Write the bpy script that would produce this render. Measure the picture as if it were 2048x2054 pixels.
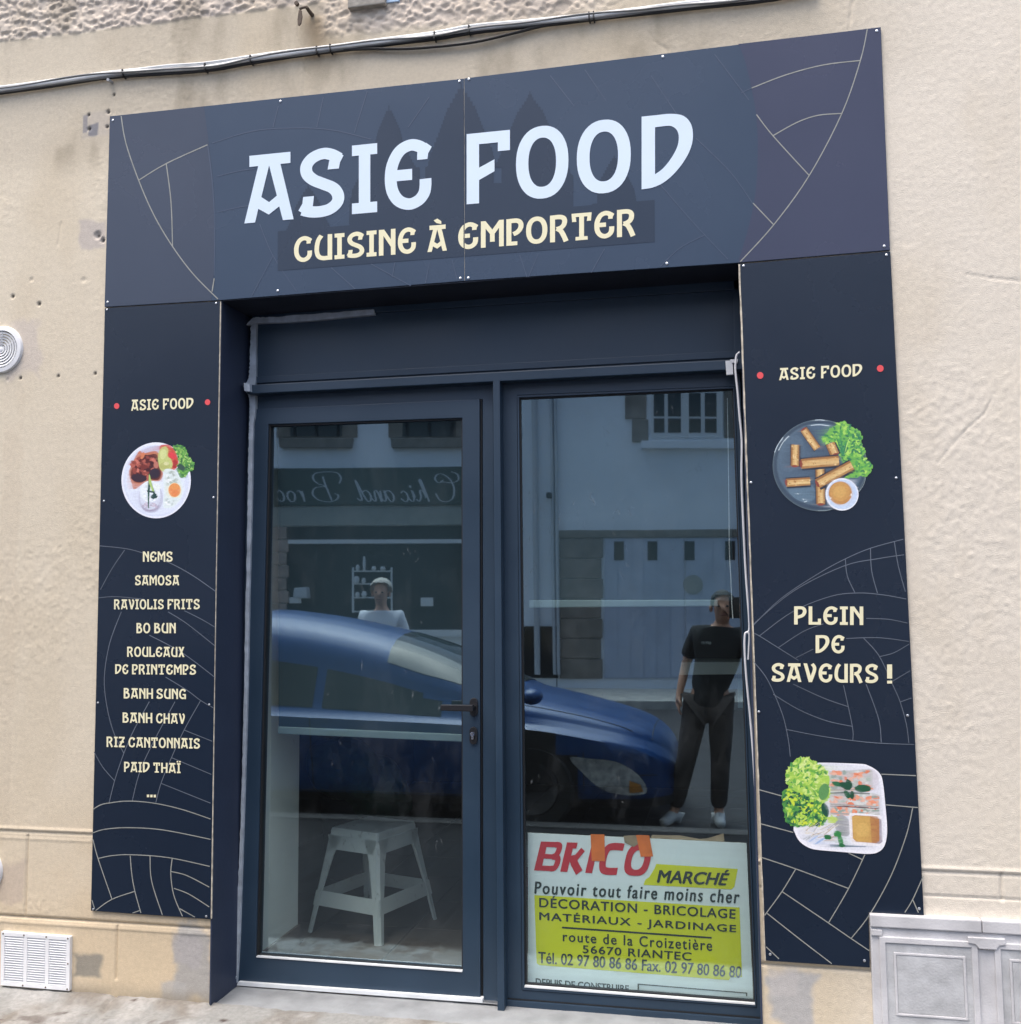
import bpy, bmesh, math, random
import numpy as np
from mathutils import Vector, Matrix
from mathutils.geometry import delaunay_2d_cdt, tessellate_polygon

random.seed(7)
sc = bpy.context.scene
for o in list(bpy.data.objects):
    bpy.data.objects.remove(o)
C = sc.collection

# ------------------------------------------------------------------ camera
CAM_D, CAM_H, F_PX = 3.6, 1.71, 2051.0          # metres from the facade, above the street; focal length in photo pixels
def cam_axes(yaw, pitch, roll):
    cy, sy, cp, sp, cr, sr = math.cos(yaw), math.sin(yaw), math.cos(pitch), math.sin(pitch), math.cos(roll), math.sin(roll)
    f = Vector((-sy*cp, cy*cp, sp)); r = Vector((cy, sy, 0)); u = r.cross(f)
    return cr*r + sr*u, -sr*r + cr*u, f
AX_R, AX_U, AX_F = cam_axes(math.radians(12.164), math.radians(5.017), math.radians(-0.507))
cam_data = bpy.data.cameras.new('camera'); cam = bpy.data.objects.new('camera', cam_data); C.objects.link(cam)
m3 = Matrix((AX_R, AX_U, -AX_F)).transposed()
cam.matrix_world = Matrix.Translation((0, -CAM_D, CAM_H)) @ m3.to_4x4()
cam_data.sensor_fit = 'HORIZONTAL'; cam_data.sensor_width = 36.0
cam_data.lens = 36.0*F_PX/2048.0
cam_data.clip_start = 0.02; cam_data.clip_end = 400
sc.camera = cam

# ------------------------------------------------------------------ sky, sun, exposure
SUN_EL, SUN_AZ = math.radians(73), math.radians(215)     # azimuth from +Y clockwise: veiled sun high over the street
w = bpy.data.worlds.new('World'); sc.world = w; w.use_nodes = True
nt = w.node_tree; bg = nt.nodes['Background']
sky = nt.nodes.new('ShaderNodeTexSky'); sky.sky_type = 'NISHITA'; sky.sun_disc = False
sky.sun_elevation = SUN_EL; sky.sun_rotation = SUN_AZ
sky.air_density = 1.0; sky.dust_density = 6.0; sky.ozone_density = 1.0; sky.altitude = 0
nt.links.new(sky.outputs[0], bg.inputs[0]); bg.inputs[1].default_value = 0.145
sun_d = bpy.data.lights.new('sun', 'SUN'); sun_d.energy = 1.4; sun_d.angle = math.radians(60); sun_d.color = (1.0, .965, .91)
sun = bpy.data.objects.new('sun', sun_d); C.objects.link(sun)
sdir = Vector((math.sin(SUN_AZ)*math.cos(SUN_EL), math.cos(SUN_AZ)*math.cos(SUN_EL), math.sin(SUN_EL)))
sun.rotation_euler = sdir.to_track_quat('Z', 'Y').to_euler(); sun.location = (0, -8, 14)
sc.view_settings.view_transform = 'Standard'; sc.view_settings.look = 'None'
sc.view_settings.exposure = 1.05; sc.view_settings.gamma = 1.0
sc.render.engine = 'CYCLES'
sc.cycles.max_bounces = 10; sc.cycles.glossy_bounces = 5; sc.cycles.transparent_max_bounces = 16
sc.cycles.use_denoising = True; sc.cycles.sample_clamp_indirect = 6

# ------------------------------------------------------------------ pixel -> place
def ray(u, v):
    return AX_R*((u-1024)/F_PX) + AX_U*((1027-v)/F_PX) + AX_F
def U(u, v, Y=0.0):                     # point of the vertical plane y = Y seen at a pixel
    d = ray(u, v); t = (Y + CAM_D)/d.y
    return Vector((d.x*t, Y, CAM_H + d.z*t))
def onZ(u, v, Z):
    d = ray(u, v); t = (Z-CAM_H)/d.z
    return Vector((d.x*t, -CAM_D + d.y*t, Z))
YG = 0.245                              # outer face of the glass
def RF(u, v, Y):                        # point at y = Y in the street whose mirror image in the glass is at a pixel
    p = U(u, v, 2*YG - Y); return Vector((p.x, Y, p.z))

# ------------------------------------------------------------------ object helpers
def link(name, me, parent=None, mat=None, smooth=False):
    o = bpy.data.objects.new(name, me); C.objects.link(o)
    if parent is not None: o.parent = parent
    if mat is not None: me.materials.append(mat)
    if smooth: me.polygons.foreach_set('use_smooth', [True]*len(me.polygons))
    return o
def tag(o, label=None, cat=None, group=None, kind=None):
    if label: o['label'] = label
    if cat: o['category'] = cat
    if group: o['group'] = group
    if kind: o['kind'] = kind
    return o
def thing(name, label, cat, loc=(0,0,0), group=None):
    o = bpy.data.objects.new(name, None); C.objects.link(o); o.location = loc; o.empty_display_size = .1
    return tag(o, label, cat, group)
def rel(o):                              # children keep world coordinates below a moved root
    if o.parent is not None: o.matrix_parent_inverse = Matrix.Translation(-o.parent.location)
    return o
def from_py(name, V, F, parent=None, mat=None, smooth=False):
    me = bpy.data.meshes.new(name); me.from_pydata([tuple(v) for v in V], [], F); me.update()
    return rel(link(name, me, parent, mat, smooth))
class MB:
    def __init__(s): s.V = []; s.F = []
    def add(s, V, F):
        n = len(s.V); s.V += [Vector(v) for v in V]; s.F += [tuple(i+n for i in f) for f in F]; return s
    def prism(s, poly, Y0, Y1):          # polygon of (x,z) or Vectors extruded from y0 (front) to y1 (back)
        P = [(p[0], p[2]) if len(p) == 3 else p for p in poly]; n = len(P)
        V = [(x, Y0, z) for x, z in P] + [(x, Y1, z) for x, z in P]
        F = [tuple(range(n)), tuple(range(2*n-1, n-1, -1))] + [((i+1) % n, i, i+n, (i+1) % n+n) for i in range(n)]
        return s.add(V, F)
    def pxprism(s, px, Y0, Y1):
        return s.prism([U(u, v, Y0) for u, v in px], Y0, Y1)
    def box(s, a, b):
        x0, y0, z0 = a; x1, y1, z1 = b
        V = [(x0,y0,z0),(x1,y0,z0),(x1,y1,z0),(x0,y1,z0),(x0,y0,z1),(x1,y0,z1),(x1,y1,z1),(x0,y1,z1)]
        return s.add(V, [(0,3,2,1),(4,5,6,7),(0,1,5,4),(1,2,6,5),(2,3,7,6),(3,0,4,7)])
    def ring(s, out, inn, Y0, Y1):       # rectangular frame, corner lists of (x,z), front y0, back y1
        o = [(p[0], p[2]) if len(p) == 3 else p for p in out]; i_ = [(p[0], p[2]) if len(p) == 3 else p for p in inn]
        V = [(x, Y0, z) for x, z in o] + [(x, Y0, z) for x, z in i_] + [(x, Y1, z) for x, z in o] + [(x, Y1, z) for x, z in i_]
        F = []
        for k in range(4):
            j = (k+1) % 4
            F += [(k, j, 4+j, 4+k), (8+j, 8+k, 12+k, 12+j), (j, k, 8+k, 8+j), (4+k, 4+j, 12+j, 12+k)]
        return s.add(V, F)
    def tube(s, pts, r, n=8, cap=True):
        pts = [Vector(p) for p in pts]; R = r if hasattr(r, '__len__') else [r]*len(pts)
        base = len(s.V); up = Vector((0,0,1)); prev = None; V = []; F = []
        for k, p in enumerate(pts):
            t = (pts[min(k+1, len(pts)-1)] - pts[max(k-1, 0)]).normalized()
            if prev is None:
                a = t.cross(up) if abs(t.dot(up)) < .95 else t.cross(Vector((1,0,0)))
            else: a = prev - t*prev.dot(t)
            a.normalize(); prev = a; b = t.cross(a)
            for q in range(n):
                an = 2*math.pi*q/n; V.append(p + (a*math.cos(an) + b*math.sin(an))*R[k])
        for k in range(len(pts)-1):
            for q in range(n):
                F.append((k*n+q, k*n+(q+1) % n, (k+1)*n+(q+1) % n, (k+1)*n+q))
        if cap: F += [tuple(range(n-1, -1, -1)), tuple(range((len(pts)-1)*n, len(pts)*n))]
        return s.add(V, F)
    def lathe(s, prof, center, axis='y', n=24, cap=True):   # profile of (radius, along)
        V = []; F = []; c = Vector(center)
        for r, a in prof:
            for q in range(n):
                t = 2*math.pi*q/n; x, y = r*math.cos(t), r*math.sin(t)
                V.append(c + (Vector((x, a, y)) if axis == 'y' else Vector((x, y, a)) if axis == 'z' else Vector((a, x, y))))
        for k in range(len(prof)-1):
            for q in range(n): F.append((k*n+q, k*n+(q+1) % n, (k+1)*n+(q+1) % n, (k+1)*n+q))
        if cap:
            F.append(tuple(range(n))); F.append(tuple(range((len(prof)-1)*n, len(prof)*n)))
        return s.add(V, F)
    def build(s, name, mat=None, parent=None, smooth=False, bevel=0, seg=2, sub=0):
        me = bpy.data.meshes.new(name); me.from_pydata([tuple(v) for v in s.V], [], s.F); me.update()
        bm = bmesh.new(); bm.from_mesh(me); bmesh.ops.recalc_face_normals(bm, faces=bm.faces)
        if bevel:
            bmesh.ops.bevel(bm, geom=[e for e in bm.edges if e.is_manifold and e.calc_face_angle(0) > .5], offset=bevel, segments=seg, affect='EDGES', profile=.6)
        bm.to_mesh(me); bm.free()
        o = rel(link(name, me, parent, mat, smooth))
        if smooth and not sub:
            try: me.set_sharp_from_angle(angle=math.radians(40))
            except Exception: pass
        if sub:
            md = o.modifiers.new('subdivision', 'SUBSURF'); md.levels = sub; md.render_levels = sub
        return o
def copy_tree(o, parent=None):
    c = o.copy(); C.objects.link(c); c.parent = parent
    if parent is not None: c.matrix_parent_inverse = o.matrix_parent_inverse.copy()
    for ch in o.children: copy_tree(ch, c)
    return c

# ------------------------------------------------------------------ materials
def srgb(r, g, b):
    f = lambda c: (c/255/12.92 if c/255 <= .04045 else ((c/255+.055)/1.055)**2.4)
    return (f(r), f(g), f(b), 1)
def pm(name, col, rough=.6, metal=0, spec=.5, var=0, vscale=8, bump=0, bscale=60, rvar=0, col2=None, coat=0, detail=6, stretch=None, emis=None):
    m = bpy.data.materials.new(name); m.use_nodes = True; n = m.node_tree.nodes; l = m.node_tree.links
    b = n['Principled BSDF']; b.inputs['Base Color'].default_value = col if len(col) == 4 else (*col, 1)
    b.inputs['Roughness'].default_value = rough; b.inputs['Metallic'].default_value = metal
    b.inputs['Specular IOR Level'].default_value = spec; b.inputs['Coat Weight'].default_value = coat
    if coat: b.inputs['Coat Roughness'].default_value = .04
    if var or bump or rvar or col2:
        tc = n.new('ShaderNodeTexCoord'); src = tc.outputs['Object']
        if stretch:
            mp = n.new('ShaderNodeMapping'); mp.inputs['Scale'].default_value = stretch; l.new(src, mp.inputs[0]); src = mp.outputs[0]
        no = n.new('ShaderNodeTexNoise'); no.inputs['Scale'].default_value = vscale; no.inputs['Detail'].default_value = detail; l.new(src, no.inputs['Vector'])
        if var or col2:
            mx = n.new('ShaderNodeMix'); mx.data_type = 'RGBA'
            c = col[:3]
            a = tuple(max(0, x*(1-var)) for x in c); d = tuple(min(1, x*(1+var)) for x in c)
            if col2: a, d = c, col2[:3]
            mx.inputs[6].default_value = (*a, 1); mx.inputs[7].default_value = (*d, 1)
            rp = n.new('ShaderNodeMapRange'); rp.inputs[1].default_value = .3; rp.inputs[2].default_value = .7
            l.new(no.outputs[0], rp.inputs[0]); l.new(rp.outputs[0], mx.inputs[0]); l.new(mx.outputs[2], b.inputs['Base Color'])
        if rvar:
            rr = n.new('ShaderNodeMapRange'); rr.inputs[1].default_value = .3; rr.inputs[2].default_value = .7
            rr.inputs[3].default_value = max(.02, rough-rvar); rr.inputs[4].default_value = min(1, rough+rvar)
            l.new(no.outputs[0], rr.inputs[0]); l.new(rr.outputs[0], b.inputs['Roughness'])
        if bump:
            n2 = n.new('ShaderNodeTexNoise'); n2.inputs['Scale'].default_value = bscale; n2.inputs['Detail'].default_value = 5; l.new(src, n2.inputs['Vector'])
            bp = n.new('ShaderNodeBump'); bp.inputs['Strength'].default_value = bump; bp.inputs['Distance'].default_value = .004
            l.new(n2.outputs[0], bp.inputs['Height']); l.new(bp.outputs[0], b.inputs['Normal'])
    return m
def attr_mat(name, rough=.5, spec=.4, var=.12, vscale=60, bump=0, bscale=200, coat=0):
    """colour from the mesh's own colour attribute, with a little grain"""
    m = pm(name, (.5,.5,.5), rough, spec=spec, coat=coat); n = m.node_tree.nodes; l = m.node_tree.links; b = n['Principled BSDF']
    at = n.new('ShaderNodeAttribute'); at.attribute_name = 'Col'
    tc = n.new('ShaderNodeTexCoord'); no = n.new('ShaderNodeTexNoise'); no.inputs['Scale'].default_value = vscale; no.inputs['Detail'].default_value = 8
    l.new(tc.outputs['Object'], no.inputs['Vector'])
    rp = n.new('ShaderNodeMapRange'); rp.inputs[1].default_value = .25; rp.inputs[2].default_value = .75; rp.inputs[3].default_value = 1-var; rp.inputs[4].default_value = 1+var
    l.new(no.outputs[0], rp.inputs[0])
    mu = n.new('ShaderNodeMix'); mu.data_type = 'RGBA'; mu.blend_type = 'MULTIPLY'; mu.inputs[0].default_value = 1
    l.new(at.outputs['Color'], mu.inputs[6]); l.new(rp.outputs[0], mu.inputs[7]); l.new(mu.outputs[2], b.inputs['Base Color'])
    if bump:
        n2 = n.new('ShaderNodeTexNoise'); n2.inputs['Scale'].default_value = bscale; n2.inputs['Detail'].default_value = 6; l.new(tc.outputs['Object'], n2.inputs['Vector'])
        bp = n.new('ShaderNodeBump'); bp.inputs['Strength'].default_value = bump; bp.inputs['Distance'].default_value = .003
        l.new(n2.outputs[0], bp.inputs['Height']); l.new(bp.outputs[0], b.inputs['Normal'])
    return m
def set_cols(me, cols, soft=.6):                  # one colour per face, stored on the corners
    at = me.color_attributes.new('Col', 'FLOAT_COLOR', 'CORNER')
    arr = np.empty((len(me.loops), 4), np.float32); k = 0
    for p, c in zip(me.polygons, cols):
        arr[k:k+p.loop_total] = c if len(c) == 4 else (*c, 1); k += p.loop_total
    if soft:                             # colours run softly into each other, as in a printed photograph
        vi = np.empty(len(me.loops), np.int32); me.loops.foreach_get('vertex_index', vi)
        acc = np.zeros((len(me.vertices), 4)); cnt = np.zeros(len(me.vertices)); np.add.at(acc, vi, arr); np.add.at(cnt, vi, 1)
        arr = arr*(1-soft) + (acc/np.maximum(cnt, 1)[:, None])[vi].astype(np.float32)*soft
    at.data.foreach_set('color', arr.ravel())

M = {}
M['frame'] = pm('anthracite powder coat', srgb(41,60,78), .40, spec=.5, var=.10, vscale=3, bump=.05, bscale=400, rvar=.08)
M['frame_dark'] = pm('rubber gasket black', (.012,.013,.015), .6)
M['reveal'] = pm('dark blue painted reveal', srgb(48,58,80), .55, var=.10, vscale=5, bump=.15, bscale=45)
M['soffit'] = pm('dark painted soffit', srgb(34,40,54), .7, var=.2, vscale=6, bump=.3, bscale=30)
M['alu'] = pm('bare aluminium', (.62,.63,.64), .35, .9, var=.08, vscale=20)
M['white_metal'] = pm('white coated sill strip', (.74,.77,.78), .4, var=.08, vscale=14)
M['white_plastic'] = pm('white plastic', (.80,.81,.82), .4, var=.05, vscale=30)
M['grey_plastic'] = pm('grey plastic', (.45,.47,.5), .5, var=.05, vscale=20)
M['black_metal'] = pm('black coated metal', (.016,.016,.018), .38, spec=.5)
M['chrome'] = pm('nickel', (.75,.75,.74), .18, 1)
M['sealant'] = pm('grey white sealant', srgb(176,186,196), .75, var=.22, vscale=22, bump=.5, bscale=60)
M['concrete'] = pm('step concrete', srgb(140,143,145), .9, var=.2, vscale=9, bump=.5, bscale=70, detail=9)
M['packer'] = pm('wooden packing strip', srgb(142,124,100), .85, var=.35, vscale=14, bump=.4, bscale=50, stretch=(1,4,4))
M['edge'] = pm('cut board edge', srgb(190,182,165), .8, var=.4, vscale=40, bump=.4)
M['rust'] = pm('rusty iron', srgb(96,84,74), .85, var=.35, vscale=60, bump=.5, bscale=200)
M['cable_white'] = pm('pale cable sheath', srgb(216,218,218), .45, var=.12, vscale=12)
M['cable_grey'] = pm('grey cable sheath', srgb(120,122,122), .5, var=.15, vscale=12)
M['cable_black'] = pm('black cable sheath', srgb(30,30,32), .5)
# ------------------------------------------------------------------ noise for the render heightfield
def vnoise(X, Z, scale, seed):
    rng = np.random.RandomState(seed); T = rng.rand(512, 512)
    x, z = X/scale + 1000, Z/scale + 1000
    xi, zi = np.floor(x).astype(int), np.floor(z).astype(int); fx, fz = x-xi, z-zi
    fx = fx*fx*(3-2*fx); fz = fz*fz*(3-2*fz)
    a, b = T[xi % 512, zi % 512], T[(xi+1) % 512, zi % 512]; c, d = T[xi % 512, (zi+1) % 512], T[(xi+1) % 512, (zi+1) % 512]
    return (a*(1-fx)+b*fx)*(1-fz) + (c*(1-fx)+d*fx)*fz
def fbm(X, Z, scale, seed, octs=4):
    s = 0; a = 1; t = 0
    for k in range(octs): s = s + a*vnoise(X, Z, scale/2**k, seed+k); t += a; a *= .5
    return s/t
def sstep(a, b, x): t = np.clip((x-a)/(b-a), 0, 1); return t*t*(3-2*t)
def lane(a, b, X):                      # straight line z(x) through two pixels of the facade
    p, q = U(*a), U(*b); return p.z + (X-p.x)*(q.z-p.z)/(q.x-p.x)

OPX0, OPX1, OPZ1, STEP_Z = -1.931, .056, 2.897, .223     # shop opening
WALL_Y = .010
bld = thing('shop_building', 'cream rendered building with dark blue door and window in its ground floor opening', 'building', (-.94, 0, .23))

def seg(a, b, st): n = max(1, int(round((b-a)/st))); return list(np.linspace(a, b, n+1))
xs = np.array(sorted(set([round(v, 5) for v in seg(-9, -3.0, .25) + seg(-3.0, OPX0, .0052) + seg(OPX0, OPX1, .0055) + seg(OPX1, 1.05, .0052) + seg(1.05, 7, .25)])))
zs = np.array(sorted(set([round(v, 5) for v in seg(.0, .16, .08) + seg(.16, .95, .0052) + seg(.95, OPZ1, .0060) + seg(OPZ1, 4.50, .0055) + seg(4.50, 7.6, .25)])))
GX, GZ = np.meshgrid(xs, zs, indexing='ij')
def wall_height(X, Z):
    h = .0022*(fbm(X, Z, .35, 3, 3)-.5)
    n1 = fbm(X, Z, .040, 11, 3); n2 = fbm(X+3, Z, .017, 23, 2); n3 = vnoise(X, Z+5, .011, 29)
    rough = .35 + .75*sstep(.45, .68, fbm(X, Z, .45, 71, 3))
    h += rough*(.0004*(1-np.abs(n1-.5)*4).clip(0, 1) + .0008*(n2-.5) + .0010*(n3-.5))
    chips = sstep(.60, .66, fbm(X, Z, .022, 31, 2)); h += .0006*chips*rough
    # the right hand part is coarser, thrown render
    right = sstep(.3, .7, X); h += right*(.0002*(fbm(X, Z, .016, 41, 2)-.5) + .0008*(vnoise(X, Z, .0105, 43)-.5))
    # rough cast above the string band
    line = lane((0, 84), (360, 40), X) + .012*(fbm(X, Z, .08, 51, 2)-.5)
    rc = np.where((X < U(640, 0).x), sstep(0, .012, Z-line), 0)
    xa, xb = U(640, 40).x, U(1130, 40).x
    lo = lane((640, 80), (1130, 40), X)
    rc2 = sstep(xa-.04, xa+.05, X)*(1-sstep(xb-.02, xb+.3, X))*sstep(0, .05, Z-lo-.02*(fbm(X, Z, .06, 52, 2)-.5))
    rcm = np.maximum(rc, rc2*.9)
    cell = fbm(X+.4*Z, Z*1.25-.2*X, .019, 61, 2); h += rcm*(.0085*(sstep(.30, .68, cell)) - .003 + .003*(vnoise(X, Z, .0105, 67)-.5))
    # plinth courses and joints (left and right of the shopfront)
    def groove(d, wd): return np.exp(-(d/wd)**2)
    left = (X < -1.9); rightp = (X > .05)
    z1, z2 = .504, .832
    h -= .010*groove(Z-z1, .0045)*(left | rightp)
    h += .0035*groove(Z-z2-.006, .006) - .005*groove(Z-z2+.004, .004)
    h -= .004*groove(Z-.752, .003)*rightp*(X < .95)
    h -= .008*groove(X-U(50, 1750).x, .004)*sstep(z1, z1+.01, Z)*(1-sstep(z2-.02, z2-.01, Z))
    h -= .008*groove(X-U(231, 1900).x, .004)*(1-sstep(z1-.015, z1-.005, Z))*sstep(.29, .30, Z)
    h -= .007*groove(X-U(2011, 1790).x, .004)*(Z < z2)*(Z > .745)
    h += .0030*groove(Z-z1+.022, .003)*left + .003*groove(Z-z2+.030, .003)*left*(X < U(180, 1700).x)
    # plugged holes and knocks
    for (u, v, r, d) in [(22,593,5,.006),(75,608,5,.007),(114,753,3,.006),(38,757,3,.006),(188,748,3,.006),(12,760,4,.004),(226,187,3,.006),(214,222,5,.008),(212,252,4,.007),
                         (175,228,4,.006),(176,256,5,.007),(193,470,9,.009),(203,480,6,.009),(60,560,5,.003),(165,560,6,.003)]:
        p = U(u, v); rr = r*.0018; dd = np.hypot(X-p.x, Z-p.z); h -= d*(1-sstep(rr*.6, rr*1.25, dd))
    # cracks
    for pts in [[(594,0),(596,70),(604,100),(610,140),(606,190)], [(1300,60),(1312,80),(1340,98)], [(1710,0),(1703,58)], [(1940,548),(1990,556),(2048,562)], [(1990,800),(1975,830),(1940,860),(1900,905),(1880,930)], [(120,445),(113,490)], [(226,150),(226,226)]]:
        for a, b in zip(pts[:-1], pts[1:]):
            p, q = U(*a), U(*b); dx, dz = q.x-p.x, q.z-p.z; L2 = dx*dx+dz*dz
            t = np.clip(((X-p.x)*dx+(Z-p.z)*dz)/L2, 0, 1)
            wob = .006*(fbm(X, Z, .03, 81, 2)-.5)
            dd = np.abs(np.hypot(X-p.x-t*dx, Z-p.z-t*dz)+wob*.5); h -= .0028*np.exp(-(dd/.0028)**2)
    h = h*sstep(-3.2, -2.98, X)*(1-sstep(1.04, 1.25, X))*(1-sstep(4.50, 4.70, Z))   # beyond the finely built part the sheet is flat
    return h, rcm
H_, RC = wall_height(GX, GZ)
VX = np.stack([GX, WALL_Y - H_, GZ], -1).reshape(-1, 3)
nx, nz = len(xs), len(zs); idx = np.arange(nx*nz).reshape(nx, nz)
q = np.stack([idx[:-1, :-1], idx[1:, :-1], idx[1:, 1:], idx[:-1, 1:]], -1)
cx, cz = (xs[:-1]+xs[1:])/2, (zs[:-1]+zs[1:])/2
CX, CZ = np.meshgrid(cx, cz, indexing='ij')
keep = ~((CX > OPX0) & (CX < OPX1) & (CZ < OPZ1))
hid = ((CX > -2.40) & (CX < -1.95) & (CZ > .58) & (CZ < 2.85)) | ((CX > .09) & (CX < .50) & (CZ > .75) & (CZ < 2.85)) | ((CX > -2.38) & (CX < .50) & (CZ > 2.93) & (CZ < 3.60)) | ((CX > .46) & (CZ < .62) & (CX < 1.1))
keep &= ~hid
Q = q[keep]
me = bpy.data.meshes.new('facade_wall')
me.vertices.add(nx*nz); me.vertices.foreach_set('co', VX.astype(np.float32).ravel())
me.loops.add(Q.size); me.loops.foreach_set('vertex_index', Q.ravel().astype(np.int32))
me.polygons.add(len(Q)); me.polygons.foreach_set('loop_start', np.arange(0, Q.size, 4, dtype=np.int32))
me.polygons.foreach_set('use_smooth', np.ones(len(Q), bool)); me.update(calc_edges=True)
# colours of the render: warm cream, greyer upper band, cement repairs, water stains
def mixc(c, d, m): return c*(1-m[..., None]) + np.array(d)[None, None, :3]*m[..., None]
Xn, Zn = GX, GZ
colr = np.empty(GX.shape+(3,)); colr[:] = srgb(213,202,181)[:3]
colr = mixc(colr, srgb(206,184,150), .7*(1-sstep(.35, 1.35, Zn))*(1-sstep(-.5, .6, Xn)))
colr = mixc(colr, srgb(222,214,200), sstep(.2, .65, Xn)*.9)
colr = mixc(colr, srgb(188,178,160), sstep(3.45, 3.62, Zn)*.7*(1-sstep(.2, .9, Xn)))
colr = mixc(colr, srgb(206,194,184), RC*.7)
colr = mixc(colr, srgb(224,214,194), .25*sstep(.5, .75, fbm(Xn, Zn, .45, 91, 4)))
colr = mixc(colr, srgb(192,176,148), .26*sstep(.5, .8, fbm(Xn, Zn*.45, .30, 95, 4)))
stain = sstep(.52, .8, fbm(Xn, Zn*.4, .14, 99, 4))*sstep(3.45, 3.6, Zn)*(1-sstep(.1, .7, Xn)); colr = mixc(colr, srgb(140,130,112), .5*stain)
hk = U(622, 30); hs = np.exp(-((Xn-hk.x-.01-(hk.z-Zn)*.1)/(.045+.12*np.clip(hk.z-Zn, 0, 1)))**2)*sstep(-.28, -.05, Zn-hk.z)*(1-sstep(-.02, .02, Zn-hk.z)); colr = mixc(colr, srgb(140,122,96), .75*hs)
def patch(u, v, ru, rv, colour, amt, seed, edge=.25):
    global colr
    p = U(u, v); a = U(u+ru, v).x-p.x; b = p.z-U(u, v+rv).z
    d = np.maximum(np.abs((Xn-p.x)/a), np.abs((Zn-p.z)/b)) + .9*(fbm(Xn, Zn, .08, seed, 4)-.5)
    colr = mixc(colr, colour, amt*(1-sstep(1-edge, 1+edge*.3, d)))
patch(390, 1935, 42, 85, srgb(164,162,158), .92, 201); patch(372, 1905, 30, 35, srgb(170,166,164), .8, 202); patch(345, 1995, 30, 26, srgb(176,174,170), .8, 206)
patch(172, 1940, 30, 24, srgb(140,136,126), .9, 203); patch(46, 700, 34, 60, srgb(196,186,178), .6, 204)
patch(1585, 2010, 52, 48, srgb(172,172,172), .9, 205); patch(1570, 1975, 30, 30, srgb(190,186,182), .6, 207)
patch(190, 247, 26, 24, srgb(186,178,168), .55, 208); patch(183, 258, 11, 13, srgb(122,124,132), .85, 209, .15); patch(168, 247, 4, 18, srgb(130,130,138), .7, 210, .15)
patch(185, 470, 26, 30, srgb(180,172,170), .6, 211); patch(20, 1770, 26, 42, srgb(182,166,154), .5, 212); patch(10, 1260, 20, 500, srgb(200,186,164), .3, 213)
for (u, v) in [(214,222),(212,252),(175,228),(176,256),(193,470),(203,480),(114,753),(38,757),(188,748),(226,187),(22,593),(75,608)]:
    p = U(u, v); colr = mixc(colr, (.035,.033,.032), .85*(1-sstep(.004, .010, np.hypot(Xn-p.x, Zn-p.z))))
foot = (1-sstep(.225, .30, Zn))*.75*sstep(.25, .6, fbm(Xn, Zn, .12, 97, 4)); colr = mixc(colr, srgb(140,132,116), foot)
cav = np.clip((fbm(Xn, Zn, .022, 23, 3)-.3)*2, 0, 1)
at = me.color_attributes.new('Col', 'FLOAT_COLOR', 'POINT')
at.data.foreach_set('color', np.concatenate([colr.reshape(-1, 3), np.ones((nx*nz, 1))], 1).astype(np.float32).ravel())
M['render'] = attr_mat('cream wall render', .92, .25, .07, 80, .5, 300)
rel(link('facade_wall', me, bld, M['render']))

# wall thickness round the opening
MB().box((OPX0-.25, .035, .0), (OPX0, .60, 3.3)).build('reveal', M['reveal'], bld)
MB().box((OPX1, .035, .0), (OPX1+.25, .60, 3.3)).build('reveal', M['reveal'], bld)
mb = MB()                                    # front lips that close the gap between the render and the reveal
mb.box((OPX0-.004, .0045, STEP_Z-.05), (OPX0+.0015, .05, OPZ1)).build('reveal_edge', M['reveal'], bld)
MB().box((OPX1-.0015, .0045, STEP_Z-.05), (OPX1+.004, .05, OPZ1)).build('reveal_edge', M['reveal'], bld)
MB().box((OPX0-.002, .004, OPZ1), (OPX1+.002, .60, OPZ1+.3)).build('soffit', M['soffit'], bld)
MB().box((-9, .3, 3.3), (7, .5, 7.6)).build('wall_core', M['soffit'], bld)
MB().box((-9, .05, 7.58), (7, 6, 7.7)).build('roof_slab', M['soffit'], bld)
# upper window: only a corner of its sill and frame shows
MB().pxprism([(697,16),(772,6),(772,-30),(697,-30)], -.02, .06).build('window_sill', pm('grey stone sill', srgb(150,146,138), .9, var=.25, vscale=25, bump=.6, bscale=80), bld, bevel=.004)
MB().pxprism([(752,9),(800,2),(800,-90),(752,-90)], .0, .05).build('window_frame', pm('pale blue shutter paint', srgb(170,196,222), .5, var=.06), bld, bevel=.002)

# ------------------------------------------------------------------ joinery: fixed frame, transom, mullion, panel, door, window
FY, LY, TY = .232, .222, .176
def quad(tl, tr, br, bl, Y): return [U(*p, Y) for p in (tl, tr, br, bl)]
# transom panel above the rail
o = MB().pxprism([(507,632),(1486,568),(1486,722),(507,774)], FY, FY+.03).build('transom_panel', M['frame'], bld, bevel=.002)
MB().pxprism([(505,612),(1486,548),(1486,580),(505,643)], FY-.010, FY+.04).build('transom_head', M['frame'], bld, bevel=.002)
MB().pxprism([(1471,560),(1487,560),(1487,722),(1473,722)], FY-.010, FY+.04).build('transom_jamb', M['frame'], bld, bevel=.002)
MB().pxprism([(507,756),(1486,703),(1486,716.5),(507,769)], FY-.008, FY+.04).build('transom_rail_upper', M['frame'], bld, bevel=.002)
MB().pxprism([(495,772.5),(1492,720),(1492,740),(495,790)], TY, FY+.05).build('transom_rail', M['frame'], bld, bevel=.003)
# mullion cover bar
MB().pxprism([(988.6,762),(1002.6,761.3),(1012,2028.7),(997.6,2028.7)], TY, FY+.05).build('mullion', M['frame'], bld, bevel=.003)
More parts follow.
